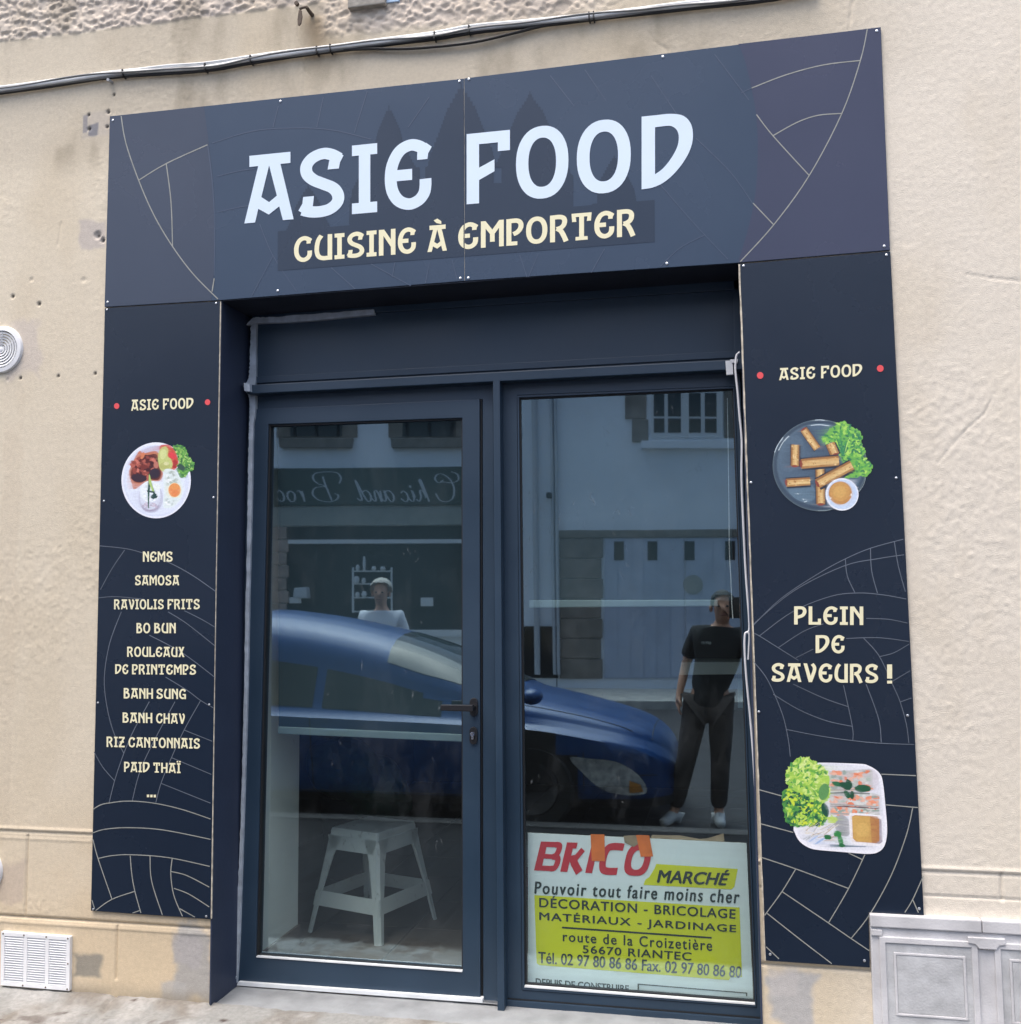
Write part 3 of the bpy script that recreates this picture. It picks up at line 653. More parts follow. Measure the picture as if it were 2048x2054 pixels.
# temple silhouette
def tower(cu, top, half, base, steps=9, pw=1.35):
    L = []; 
    for k in range(steps+1):
        t = (k/steps); wd = half*t**(1/pw); v = top + (base-top)*t
        if k: L.append((wd_prev, v))
        L.append((wd, v)); wd_prev = wd
    tilt = -.09
    return [(cu-a, v - tilt*(-a)*-1*-1) for a, v in L] + [(cu+a, v) for a, v in reversed(L)]
def stepped(cu, prof_, st=6):
    """tower outline from (half width, height) pairs, cut into little steps"""
    L = [(prof_[0][0], prof_[0][1])]
    for (h0, v0), (h1, v1) in zip(prof_[:-1], prof_[1:]):
        n = max(1, int((v1-v0)/st))
        for k in range(1, n+1):
            t = k/n; h_ = h0+(h1-h0)*t; v_ = v0+(v1-v0)*t
            L.append((L[-1][0], v_)); L.append((h_, v_))
    return [(cu-a, v+.085*a) for a, v in L] + [(cu+a, v-.085*a) for a, v in reversed(L)]
tw = [stepped(780, [(1,211),(6,222),(22,258),(30,290),(50,330),(74,372),(80,460)]), stepped(925, [(1,166),(7,178),(28,214),(46,262),(62,300),(72,345),(110,430)], 8), stepped(1063, [(1,183),(7,196),(26,222),(38,250),(58,300),(80,345),(86,425)]),
      stepped(618, [(1,372),(10,384),(24,408),(36,440),(46,460)], 5), stepped(1232, [(1,312),(12,328),(26,352),(40,380),(46,412)], 5),
      [(557,463.7),(1313,400.8),(1313.3,485),(557,543)], [(700,450),(702,398),(760,340),(1110,320),(1150,352),(1150,428)]]
tl = []
for P in tw: tl.append(P)
def split_u(polys, uS, left):
    """keep the part of each outline on one side of the seam"""
    out = []
    for P in polys:
        R_ = []; n = len(P)
        for i in range(n):
            a, b = P[i], P[(i+1) % n]; ia = (a[0] <= uS) == left; ib = (b[0] <= uS) == left
            if ia: R_.append(a)
            if ia != ib:
                t = (uS-a[0])/(b[0]-a[0]); R_.append((uS, a[1]+t*(b[1]-a[1])))
        if len(R_) > 2: out.append(R_)
    return out
cut = [[(836,300),(846,300),(853,326),(853,382),(842,384),(842,340)], [(990,336),(1006,336),(1006,367),(990,367)], [(664,398),(700,396),(700,452),(664,454)], [(1151,354),(1198,350),(1198,408),(1151,412)]]
a = split_u(tl, 929.8, True); hL = split_u(cut, 929.8, True); flat_sheet('temple_print', a+hL, lambda u, v: U(u, v, -EPS*1.6), sgL, M['tower'], holes=range(len(a), len(a)+len(hL)))
a = split_u(tl, 932.2, False); hR = split_u(cut, 932.2, False); flat_sheet('temple_print', a+hR, lambda u, v: U(u, v, -EPS*1.6), sgR, M['tower'], holes=range(len(a), len(a)+len(hR)))
gl = [z1f([(457,438),(475,540),(523,680),(580,810),(651,930),(730,1035),(822,1128)]), z1f([(523,680),(627,617),(783,546)]), z1f([(627,617),(645,760),(651,930)]), z1f([(808,1050),(800,1100)])]
lines_sheet('gold_line', gl, 2.1, sgL, M['gold_line'], -EPS*2.2)
gr = [z2f([(1346,110),(1320,228),(1250,428),(1127,662),(993,848),(867,987)]), z2f([(910,332),(1040,282),(1180,245),(1320,228)]), z2f([(990,512),(1080,462),(1160,435),(1248,428)]), z2f([(928,432),(990,512),(1127,662)]), z2f([(915,766),(993,848)])]
lines_sheet('gold_line', gr, 2.1, sgR, M['gold_line'], -EPS*2.2)
fl_ = [z1f(p) for p in ([(783,546),(800,680),(810,850),(808,1040)], [(1220,366),(1195,480)], [(1050,400),(1030,480)], [(1385,345),(1337,500)], [(1620,365),(1540,480)], [(800,540),(950,495),(1100,483),(1250,490),(1400,525)],
      [(820,665),(900,645),(960,637)], [(820,800),(900,782),(940,776)], [(980,845),(1030,965),(1120,1100)], [(1030,965),(950,1115)], [(1250,1010),(1340,1090)], [(1400,996),(1550,1078)], [(1490,990),(1480,1045)], [(1620,990),(1605,1068)], [(1705,980),(1725,1056)])]
lines_sheet('faint_line', fl_, 1.7, sgL, M['faint_line'], -EPS*1.2)
fr_ = [z2f(p) for p in ([(150,285),(240,400)], [(280,262),(360,380)], [(530,285),(660,480)], [(700,522),(830,650),(914,768)], [(560,690),(690,840),(820,978)], [(770,205),(900,378)], [(35,962),(62,1045)], [(105,955),(68,1045)], [(355,938),(305,1028)], [(565,1005),(640,935),(730,888)], [(870,350),(910,332)])]
lines_sheet('faint_line', fr_, 1.7, sgR, M['faint_line'], -EPS*1.2)
bt = lambda u: 448.2-.0859*(u-490); tp = lambda u: 312.6-.1*(u-500.3)
big = [('A',490,589),('S',599.4,690.5),('I',706,756.5),('E',771.5,866),('F',936,1022.8),('O',1035,1140.2),('O',1157,1265.3),('D',1287,1390)]
words_sheet('lettering', [(c, a, b, tp(a), tp(b), bt(a), bt(b)) for c, a, b in big[:4]], sgL, M['letter_white'], -EPS*3)
words_sheet('lettering', [(c, a, b, tp(a), tp(b), bt(a), bt(b)) for c, a, b in big[4:]], sgR, M['letter_white'], -EPS*3)
b2 = lambda u: 513.4-.0781*(u-758); t2 = lambda u: 469-.0838*(u-669)
def W2(s, a, b): return (s, a, b, t2(a), t2(b), b2(a), b2(b))
words_sheet('lettering', [W2('CUISINE', 589.6, 834.5), W2('À', 857.5, 896.5)], sgL, M['letter_cream'], -EPS*3)
a, h = word_polys(*W2('EMPORTER', 919, 1275.5))
aL = split_u(a, 929.8, True); flat_sheet('lettering', aL, lambda u, v: U(u, v, -EPS*3), sgL, M['letter_cream'])
aR = split_u(a, 932.2, False); flat_sheet('lettering', aR, lambda u, v: U(u, v, -EPS*3), sgR, M['letter_cream'])
screws(z1f([(426,454),(1058,382),(1733,307),(1048,1097),(1737,1050),(406,1140)]), sgL, -.0005)
screws(z2f([(575,214),(1382,117),(1410,929),(590,994)]) + z1f([(1769,299),(1767,1049)]), sgR, -.0005)

# --- left pier panel
pnL = panel('sign_panel', 'narrow navy panel listing the menu under a round plate with fried egg', [(210,618.2),(441.5,604.2),(422.6,1844),(182,1827)], M['panel'])
z3f = zc(.3312, 0, 560)
menu = [('ASIE',263,318.5,801.8,800,824,821.5), ('FOOD',327,388,799.6,797.8,821.3,819.2),
 ('NEMS',286.6,346.3,1106.2,1106.2,1126.8,1126.8), ('SAMOSA',270.5,359.4,1153.8,1153.8,1174,1174), ('RAVIOLIS',228.8,328.6,1202.3,1202,1222.2,1222), ('FRITS',336.1,400.7,1201.8,1201.5,1222,1222),
 ('BO',273.8,301.3,1249.6,1249.4,1270.1,1270.1), ('BUN',309.4,352.6,1249.6,1249.4,1270.1,1270.1), ('ROULEAUX',255,370,1297.2,1297.5,1317.4,1318), ('DE',231,257.3,1332.4,1332.4,1352,1352.4), ('PRINTEMPS',264.8,393.2,1332.4,1333,1352.6,1353.4),
 ('BANH',248.2,306.9,1380,1381,1401,1401.6), ('SUNG',313.6,373,1381.2,1381.8,1401.6,1402.3), ('BANH',246,305.5,1429,1430,1449.6,1450.4), ('CHAV',313,371,1430.5,1431.3,1450.6,1452),
 ('RIZ',213.8,250.2,1477.5,1478,1498.4,1499), ('CANTONNAIS',257.6,401,1478.5,1481,1499,1501.8), ('pAID',248.9,300.2,1528,1529,1548.3,1549.4), ('THAÏ',307.6,362.2,1529.5,1530.8,1549.6,1551),
 ('.',294.6,299.2,1566,1566,1599,1599), ('.',301.4,306,1566,1566,1599.2,1599.2), ('.',308.2,312.8,1566,1566,1599.4,1599.4)]
words_sheet('lettering', menu, pnL, M['letter_cream'], -EPS*3, gap=.10)
for e_ in (ell(234,814.4,5.4,5.9,20), ell(416.3,806.7,5.4,5.9,20)): flat_sheet('red_dot', [e_], lambda u, v: U(u, v, -EPS*3), pnL, M['red_dot'])
Ll = [z3f([(605,1615),(750,1630),(855,1655),(1020,1715),(1160,1790),(1305,1890)]), z3f([(755,1640),(680,1750),(608,1880)])] + [z4f(p) for p in (
 [(422,105),(500,100),(620,112)], [(520,165),(470,300),(447,450),(460,580),(490,690),(530,770)], [(720,165),(800,215),(920,310)], [(790,160),(860,195),(920,230)], [(640,265),(780,340),(920,445)], [(710,445),(800,500),(860,545),(914,576)],
 [(860,545),(790,670),(735,790),(690,900),(668,982)], [(750,550),(680,680),(620,800),(590,880),(567,975)], [(640,550),(560,700),(500,860),(468,982)], [(403,765),(440,830),(490,888)], [(790,672),(910,720)], [(735,790),(906,862)], [(690,900),(902,985)])]
lines_sheet('pattern_line', Ll, 1.5, pnL, M['grey_line'], -EPS)
Lg = [z4f(p) for p in ([(398,1012),(430,993),(470,984),(550,976),(660,985),(780,1012),(902,1053)], [(398,1112),(450,1097),(550,1090),(700,1100),(902,1140)], [(420,1222),(480,1210),(560,1206),(720,1218),(899,1256)], [(398,1140),(420,1222),(480,1397)],
 [(410,1445),(480,1397),(578,1363)], [(558,1210),(565,1290),(578,1363),(604,1456)], [(643,1212),(650,1320),(696,1464)], [(738,1222),(732,1290),(745,1380),(782,1470)], [(733,1278),(800,1295),(897,1345)], [(745,1350),(810,1375),(897,1430)], [(770,1437),(836,1474)], [(568,1456),(600,1445)], [(394,1400),(405,1438)])]
lines_sheet('pattern_line', Lg, 1.8, pnL, M['gold_line'], -EPS*1.5)
screws(z3f([(648,185),(1309,146),(630,1344),(1293,1323)]) + z4f([(420,555),(897,563),(400,1440),(884,1470)]), pnL, -.0005, .0042)
MB().pxprism([(440.5,605),(443.2,605),(431.8,1300),(424.6,1843),(422.2,1843),(429,1300)], .0005, .006).build('edge_strip', M['edge'], pnL)

# --- right pier panel, notched round the meter cabinet
pnR = panel('sign_panel', 'narrow navy panel with spring roll plates reading PLEIN DE SAVEURS', [(1483.2,529.6),(1786,504.4),(1853.4,1836),(1742,1830),(1745,1941),(1536,1927)], M['panel'])
sav = [('ASIE',1562.8,1635.2,738.4,734.8,762.7,759.5), ('FOOD',1647,1729.4,734.2,729.7,758.8,754.3), ('pLEIN',1592.9,1731.6,1216.2,1216.6,1252.6,1253.8), ('DE',1636,1694.2,1274,1274,1310,1310.6), ('SAVEURS',1547.3,1761.5,1330,1332,1367.2,1370.3), ('!',1779.4,1789.5,1332.8,1332.8,1371,1371)]
words_sheet('lettering', sav, pnR, M['letter_cream'], -EPS*3, gap=.10)
for e_ in (ell(1524.8,753,6.6,6.9,20), ell(1765.7,739,6.8,6.9,20)): flat_sheet('red_dot', [e_], lambda u, v: U(u, v, -EPS*3), pnR, M['red_dot'])
Rl = [z6f(p) for p in ([(137,350),(250,240),(400,140),(510,80),(610,38),(738,3)], [(137,345),(300,210),(500,110),(640,80),(741,65)], [(507,80),(515,150),(545,215)], [(607,40),(612,130),(635,218)], [(702,12),(718,110),(746,212)],
 [(165,388),(300,290),(450,230),(560,217),(660,225),(750,241)], [(240,435),(340,370),(420,340)], [(590,318),(680,322),(755,337)], [(310,475),(380,440)], [(510,398),(640,395),(760,410)], [(137,374),(165,388),(240,435),(320,485)],
 [(580,397),(640,465),(690,570),(725,650),(750,740),(760,815)], [(645,470),(700,455),(762,420)], [(695,568),(766,526)], [(727,650),(771,635)], [(300,580),(420,635),(520,670)], [(142,490),(190,550),(225,620),(260,710),(280,800),(288,868)],
 [(220,620),(320,680),(430,725),(535,748)], [(500,585),(535,748),(537,803)], [(590,580),(640,720),(650,812)], [(272,760),(400,785),(540,805),(650,815),(782,820)])]
lines_sheet('pattern_line', Rl, 1.5, pnR, M['grey_line'], -EPS)
Rg = [z6f(p) for p in ([(650,938),(788,944)], [(164,1000),(255,1025)], [(169,1135),(300,1170)], [(668,1060),(796,1071)], [(176,1270),(310,1315),(520,1393)], [(310,1315),(255,1405),(186,1500)], [(255,1405),(440,1530),(530,1592),(603,1641)], [(196,1492),(320,1590),(453,1692)],
 [(585,1258),(520,1393),(440,1530)], [(775,1073),(750,1180),(690,1340),(605,1495),(530,1592)], [(817,1344),(775,1437),(744,1488)], [(775,1437),(798,1489)], [(192,1625),(243,1673)], [(520,1252),(575,1278)])]
lines_sheet('pattern_line', Rg, 2.0, pnR, M['gold_line'], -EPS*1.5)
screws(zc(.3365, 1440, 480)([(153,159),(1005,94),(197,1450),(1063,1423)]) + z6f([(163,690),(755,705),(801,1473),(208,1655),(583,1680)]), pnR, -.0005, .0045)
es = [(1481.2,530),(1484.6,530)] + [(1484.6+(1536-1484.6)*t+random.uniform(-.6,.5), 530+1397*t) for t in np.linspace(.02, 1, 60)]
es += [(1481.2+(1534.0-1481.2)*t+random.uniform(-.8,.6), 530+1397*t) for t in np.linspace(1, .02, 60)]
flat_sheet('edge_strip', [es], lambda u, v: U(u, v, -.0008), pnR, M['edge'])

# ------------------------------------------------------------------ food photographs printed on the panels
class Pic:
    def __init__(s, f): s.P = []; s.K = []; s.f = f
    def add(s, pts, col): s.P.append(s.f(pts)); s.K.append(srgb(*col)); return s
    def build(s, parent): return flat_sheet('food_print', s.P, lambda u, v: U(u, v, -EPS*3), parent, M['print'], s.K)
rg = random.Random(11)
def blobs(pic, cx, cy, rx, ry, n, r0, r1, cols, rng=rg, edge=1.0):
    for _ in range(n):
        a = rng.random()*2*math.pi; d = math.sqrt(rng.random())*edge
        pic.add(ell(cx+rx*d*math.cos(a), cy+ry*d*math.sin(a), rng.uniform(r0, r1), rng.uniform(r0, r1)*.7, 8, rng.random()*3, .3, rng), rng.choice(cols))
# plate 1 (zoom units of the photograph's own crop)
p1 = Pic(zc(.09346, 230, 870))
p1.add(ell(890,1000,745,815,60), (236,240,252)); p1.add(ell(890,1010,700,765,60), (214,222,240)); p1.add(ell(880,1050,640,690,60), (226,234,248)); p1.add(ell(820,480,420,200,30,-.25), (200,196,214))
p1.add(crom([(1100,230),(1250,300),(1340,470),(1370,640),(1300,760),(1200,800),(1060,640),(960,300)], 5, True), (206,82,70)); p1.add(ell(1240,470,90,60,16,.7), (224,70,78)); p1.add(ell(1290,650,60,90,16), (170,50,52)); p1.add(ell(1215,640,40,60,12), (226,120,104))
p1.add(crom([(350,700),(520,380),(620,420),(860,370),(960,460),(1000,760),(1040,860),(960,1010),(700,1020),(430,1190),(370,1080),(310,860)], 6, True), (196,120,92))
p1.add(crom([(380,740),(560,470),(700,460),(900,450),(960,700),(1000,860),(930,990),(720,980),(560,1050),(420,1020),(350,900)], 6, True), (86,40,42))
blobs(p1, 650, 720, 270, 250, 60, 30, 75, [(120,52,48),(150,74,64),(92,38,40),(70,32,40),(182,98,84),(206,120,104)]); p1.add(ell(520,950,170,85,20,.1), (58,40,54)); p1.add(ell(860,850,110,110,20), (52,42,58)); p1.add(ell(890,670,55,75,14), (190,120,104)); p1.add(ell(600,470,40,80,12,.4), (214,130,92))
p1.add(crom([(930,480),(980,330),(1090,270),(1150,350),(1140,480),(1210,550),(1240,680),(1180,780),(1040,810),(960,720)], 6, True), (196,204,128)); p1.add(ell(1040,440,70,110,18,.2), (212,218,150)); p1.add(ell(1080,690,110,80,18), (182,186,112)); p1.add(ell(1110,640,60,40,12), (216,216,160))
def lettuce(pic, outline, base, cols, n, r0, r1, rng):
    O = crom(outline, 8, True); O = [(x+rng.uniform(-18, 18), y+rng.uniform(-18, 18)) for x, y in O]; pic.add(O, base)
    cx = sum(p[0] for p in O)/len(O); cy = sum(p[1] for p in O)/len(O)
    for _ in range(n):
        p = rng.choice(O); t = math.sqrt(rng.random())*.94; x, y = cx+(p[0]-cx)*t, cy+(p[1]-cy)*t
        pic.add(ell(x, y, rng.uniform(r0, r1), rng.uniform(r0, r1)*.6, 8, rng.random()*3, .45, rng), rng.choice(cols))
greens = [(96,160,70),(150,196,96),(66,120,66),(176,214,120),(52,96,66),(118,178,84)]
lettuce(p1, [(1240,290),(1300,240),(1450,250),(1550,370),(1590,490),(1690,600),(1700,760),(1620,800),(1520,920),(1420,940),(1330,780),(1370,650),(1340,470)], (84,146,74), greens, 150, 14, 42, rg)
p1.add(ell(1430,720,90,60,16,.5), (58,84,76))
p1.add(crom([(1060,790),(1160,750),(1290,790),(1380,900),(1440,1060),(1450,1260),(1400,1420),(1250,1560),(1080,1600),(1040,1470),(1060,1280),(1040,1000)], 7, True), (226,238,236)); blobs(p1, 1220, 960, 130, 160, 16, 25, 60, [(196,206,198),(240,246,244),(178,190,182)]); blobs(p1, 1180, 1450, 110, 70, 10, 20, 50, [(200,212,210),(244,250,250)])
p1.add(ell(1285,1210,140,160,36), (240,226,176)); p1.add(ell(1285,1210,128,146,36), (232,140,84)); p1.add(ell(1290,1140,90,60,20), (236,158,90))
p1.add(ell(775,1380,262,320,40), (190,192,212)); p1.add(ell(765,1560,180,110,30), (168,162,184)); p1.add(ell(760,1330,230,300,40), (216,222,236)); p1.add(ell(760,1240,215,230,36), (236,244,248)); blobs(p1, 760, 1300, 170, 200, 40, 14, 34, [(246,250,252),(212,222,232),(228,234,240)]); blobs(p1, 760, 1540, 170, 60, 18, 16, 40, [(196,186,204),(208,198,210),(184,178,196)])
p1.add([(735,860),(755,865),(790,1050),(905,1380),(860,1385),(770,1090),(745,1300),(735,1600),(715,1600),(708,1200),(722,1040)], (44,84,72)); p1.add([(735,860),(760,900),(800,1090),(850,1240),(800,1230),(745,1080),(728,1040)], (176,206,120)); p1.add([(690,1210),(860,1240),(850,1275),(700,1250)], (40,74,70)); p1.add(ell(850,1340,70,60,14,0,.3), (38,70,68)); p1.add(ell(905,1140,90,60,18,.3), (236,244,240))
p1.build(pnL)
# plate 2: grey plate with fried rolls
p2 = Pic(zc(.11423, 1540, 830))
p2.add(ell(915,905,830,805,64), (92,108,118)); p2.add(ell(915,905,815,790,64), (66,82,98)); p2.add(ell(925,900,790,770,64), (58,74,92)); p2.add(ell(920,890,760,725,64), (92,112,128)); p2.add(ell(935,880,735,700,64), (82,102,122)); p2.add(ell(600,1350,260,180,30,.5), (98,122,140)); p2.add(ell(420,700,200,330,30,.3), (90,110,128))
p2.add(strip(crom([(190,640),(270,500),(370,390)], 6), 10)[0] + [], (150,168,176))
for s_ in ([(190,640),(270,500),(370,390)], [(760,205),(900,190),(1080,212)], [(120,680),(170,560),(270,410)], [(830,112),(920,106),(1000,116)], [(540,1410),(520,1400)], [(690,1530),(640,1550)], [(620,1490),(630,1515)]):
    for q_ in strip(crom(s_, 5), 12): p2.add(q_, (206,222,230))
for s_ in ([(1720,1120),(1680,1250),(1600,1370)], [(880,1700),(1000,1702),(1100,1685)]):
    for q_ in strip(crom(s_, 5), 8): p2.add(q_, (150,166,172))
rg2 = random.Random(5)
lettuce(p2, [(940,420),(1020,350),(1130,230),(1270,150),(1380,145),(1480,220),(1600,290),(1660,400),(1650,560),(1720,650),(1680,740),(1800,860),(1840,940),(1780,1080),(1650,1100),(1400,1130),(1350,1110),(1320,850),(1250,720),(1180,500),(990,500)], (120,186,84),
        [(150,206,92),(84,160,84),(176,220,104),(60,130,88),(140,198,90),(52,120,86)], 300, 14, 48, rg2)
for k in range(9):
    a = rg2.uniform(-.9, .9); x0, y0 = 1330, 720; 
    for q_ in strip([(x0, y0), (x0+math.sin(a)*rg2.uniform(180, 330), y0-abs(math.cos(a))*rg2.uniform(200, 420))], [26, 8]): p2.add(q_, rg2.choice([(160,210,110),(64,140,92),(180,222,120),(56,124,90)]))
def roll(pic, a, b, wd, rng):
    ax, ay = a; bx, by = b; L = math.hypot(bx-ax, by-ay); nx_, ny_ = -(by-ay)/L, (bx-ax)/L
    sh = [(ax+nx_*wd*.62+12, ay+ny_*wd*.62+16), (bx+nx_*wd*.62+12, by+ny_*wd*.62+16), (bx-nx_*wd*.55-8, by-ny_*wd*.55-12), (ax-nx_*wd*.55-8, ay-ny_*wd*.55-12)]
    pic.add(sh, (44,52,66))
    for k, (o0, o1, c) in enumerate([(-.5,.5,(200,158,104)), (-.5,-.28,(158,112,68)), (-.28,.0,(214,176,118)), (.0,.28,(226,196,138)), (.28,.5,(178,134,84))]):
        pic.add([(ax+nx_*wd*o0, ay+ny_*wd*o0), (bx+nx_*wd*o0, by+ny_*wd*o0), (bx+nx_*wd*o1, by+ny_*wd*o1), (ax+nx_*wd*o1, ay+ny_*wd*o1)], c)
    for _ in range(14):
        t = rng.random(); o_ = rng.uniform(-.4, .4); pic.add(ell(ax+(bx-ax)*t+nx_*wd*o_, ay+(by-ay)*t+ny_*wd*o_, rng.uniform(8, 26), rng.uniform(6, 16), 8, math.atan2(by-ay, bx-ax), .3, rng), rng.choice([(188,140,84),(232,204,150),(170,120,70),(214,170,110)]))
    pic.add(ell(ax, ay, wd*.16, wd*.40, 10, math.atan2(by-ay, bx-ax)), (140,72,60))
roll(p2, (630,270), (870,610), 130, rg2); roll(p2, (475,920), (480,545), 140, rg2); roll(p2, (1180,720), (1095,520), 160, rg2); roll(p2, (930,1590), (915,960), 150, rg2); roll(p2, (585,880), (1250,820), 170, rg2); roll(p2, (870,1230), (1480,900), 170, rg2); roll(p2, (325,1210), (745,1185), 140, rg2)
p2.add(ell(1305,1415,290,285,48), (238,242,250)); p2.add(ell(1310,1415,265,262,48), (196,214,238)); p2.add(ell(1290,1400,215,220,48), (204,212,226)); p2.add(ell(1275,1390,203,202,44), (192,140,84)); p2.add(ell(1270,1370,170,165,40), (204,156,92)); p2.add(ell(1260,1370,110,105,30,0,.1), (212,168,100)); p2.add(ell(1105,1480,14,10,8), (250,250,240)); p2.add(ell(1465,1420,10,24,8), (250,250,240))
p2.build(pnR)
# plate 3: white plate with rice paper rolls
p3 = Pic(zc(.1298, 1550, 1500))
p3.add(crom([(640,232),(1300,245),(1480,275),(1640,380),(1700,520),(1740,880),(1768,1250),(1740,1480),(1650,1600),(1480,1640),(1100,1612),(720,1580),(560,1545),(420,1450),(345,1320),(325,1190),(400,600),(560,300)], 6, True), (240,240,246))
p3.add(crom([(700,262),(1300,275),(1470,310),(1600,420),(1660,560),(1700,900),(1720,1200),(1690,1440),(1500,1580),(1100,1570),(740,1530),(500,1440),(390,1300),(420,700)], 6, True), (226,228,236))
p3.add(ell(1480,500,160,180,24), (214,210,218)); p3.add(ell(1080,1200,120,180,24,-.4), (158,160,164)); p3.add([(880,1490),(1450,1520),(1430,1535),(890,1530)], (130,142,160))
rg3 = random.Random(9)
def paper_roll(x0, y0, x1, y1, dx):
    p3.add(crom([(x0,y0+20),(x0+40,y0),((x0+x1)/2,y0-10),(x1-20,y0+dx),(x1,(y0+y1)/2+dx),(x1-20,y1+dx),((x0+x1)/2,y1-5),(x0+30,y1),(x0,y1-30)], 5, True), (196,196,196))
    for _ in range(46): p3.add(ell(rg3.uniform(x0+40,x1-40), rg3.uniform(y0+15,y1-15)+dx*.5, rg3.uniform(16,70), rg3.uniform(14,40), 10, rg3.uniform(-.4,.4), .3, rg3), rg3.choice([(226,132,98),(234,152,120),(232,160,130),(206,206,200),(214,216,212),(178,190,180),(230,180,158),(150,166,156)]))
    p3.add([(x0+20,y1-40),(x1-30,y1-30+dx),(x1-30,y1-12+dx),(x0+20,y1-14)], (172,168,164))
paper_roll(880, 880, 1640, 1040, 20); paper_roll(870, 360, 1540, 680, -20); p3.add([(890,880),(1640,925),(1630,945),(890,905)], (110,92,96)); paper_roll(880, 690, 1640, 900, 30)
p3.add([(880,690),(1100,680),(1500,700),(1500,718),(1100,705),(885,712)], (122,128,126))
for (cx_, cy_, rx_, ry_, ro) in [(1000,560,90,36,.25),(1120,590,100,50,.5),(1180,560,45,80,-.4),(1390,630,130,58,.0),(1150,720,70,40,1.0),(1225,730,34,66,.0)]: p3.add(ell(cx_,cy_,rx_,ry_,18,ro,.08,rg3), rg3.choice([(40,92,66),(52,110,76),(36,82,62)]))
lettuce(p3, [(300,230),(400,160),(470,145),(560,165),(700,250),(850,360),(870,600),(880,760),(760,900),(640,1020),(500,1100),(400,1010),(240,620),(210,480),(220,330)], (168,208,88), [(190,220,104),(146,196,80),(206,230,130),(110,174,76),(214,232,150),(84,150,80)], 280, 16, 52, rg3)
lettuce(p3, [(190,640),(400,700),(640,800),(760,900),(830,1000),(830,1150),(700,1210),(520,1215),(320,1215),(210,1130),(160,950),(150,780)], (88,152,72), [(176,212,76),(60,130,72),(40,98,72),(206,222,70),(126,184,76),(36,90,70),(190,218,110)], 300, 14, 46, rg3)
p3.add(ell(790,680,80,130,20,.2), (96,150,90)); p3.add(ell(810,960,55,110,16,-.3), (36,84,66)); p3.add(ell(920,1110,90,60,14,.2,.3,rg3), (190,214,110))
for _ in range(34):
    x, y = rg3.uniform(470, 900), rg3.uniform(1230, 1440)
    for q_ in strip([(x, y), (x+rg3.uniform(60,180), y-rg3.uniform(10,130))], [14, 5]): p3.add(q_, rg3.choice([(222,214,196),(200,190,170),(170,176,180),(232,228,216),(180,160,140)]))
for _ in range(3): p3.add(ell(rg3.uniform(560,760), rg3.uniform(1400,1460), 90, 12, 10, -.6), (160,186,222))
for (cx_, cy_, rx_, ry_, ro) in [(850,1380,60,40,.2),(1000,1330,60,50,.0),(1050,1430,40,110,-.3),(1070,1510,55,30,.1)]: p3.add(ell(cx_,cy_,rx_,ry_,14,ro,.12,rg3), rg3.choice([(44,110,66),(60,136,76)]))
p3.add(crom([(1180,1060),(1240,1010),(1590,1035),(1680,1090),(1700,1450),(1650,1510),(1280,1490),(1200,1410)], 4, True), (240,238,240)); p3.add([(1640,1090),(1680,1110),(1695,1450),(1650,1490),(1540,1465),(1640,1430)], (168,164,176))
p3.add([(1225,1060),(1270,1040),(1610,1062),(1645,1100),(1650,1440),(1600,1475),(1290,1450),(1240,1400)], (178,124,80)); p3.add([(1225,1065),(1270,1045),(1505,1060),(1530,1465),(1290,1448),(1240,1398)], (206,166,96)); p3.add(ell(1380,1270,100,110,24,0,.1,rg3), (214,176,104))
p3.build(pnR)
# ------------------------------------------------------------------ things fixed to the facade
# round vent grille
def round_vent(label, u, v, rpx):
    c = U(u, v, WALL_Y); R_ = U(u+rpx, v, WALL_Y).x - c.x
    r = thing('round_vent', label, 'vent', c, 'white round vents')
    MB().lathe([(R_, .012), (R_, -.006), (R_*.96, -.012), (R_*.80, -.014), (R_*.78, -.008), (R_*.78, .004)], c, 'y', 48, cap=False).build('rim', M['white_plastic'], r, smooth=True)
    MB().lathe([(R_*.8, 0), (R_*.78, .002)], c + Vector((0, .004, 0)), 'y', 40).build('back_plate', M['frame_dark'], r)
    for k in range(6):
        ra = R_*(.10+.115*k)
        MB().lathe([(ra, .003), (ra, -.010), (ra+R_*.062, -.012), (ra+R_*.062, .003)], c, 'y', 40, cap=False).build('grille_ring', M['white_plastic'], r, smooth=True)
    for k in range(3):
        a = math.pi*k/3 + math.pi/6; d = Vector((math.cos(a), 0, math.sin(a)))*R_*.78
        MB().tube([c-d+Vector((0,-.004,0)), c+d+Vector((0,-.004,0))], .0026, 6).build('spoke', M['white_plastic'], r)
    MB().lathe([(R_*.10, .002), (R_*.10, -.012), (.001, -.014)], c, 'y', 20).build('hub', M['white_plastic'], r, smooth=True)
round_vent('round white vent grille with concentric rings level with the top of the door', 5, 702, 42)
round_vent('round white vent grille on the plinth above the rectangular louvre', -36, 1746, 42)
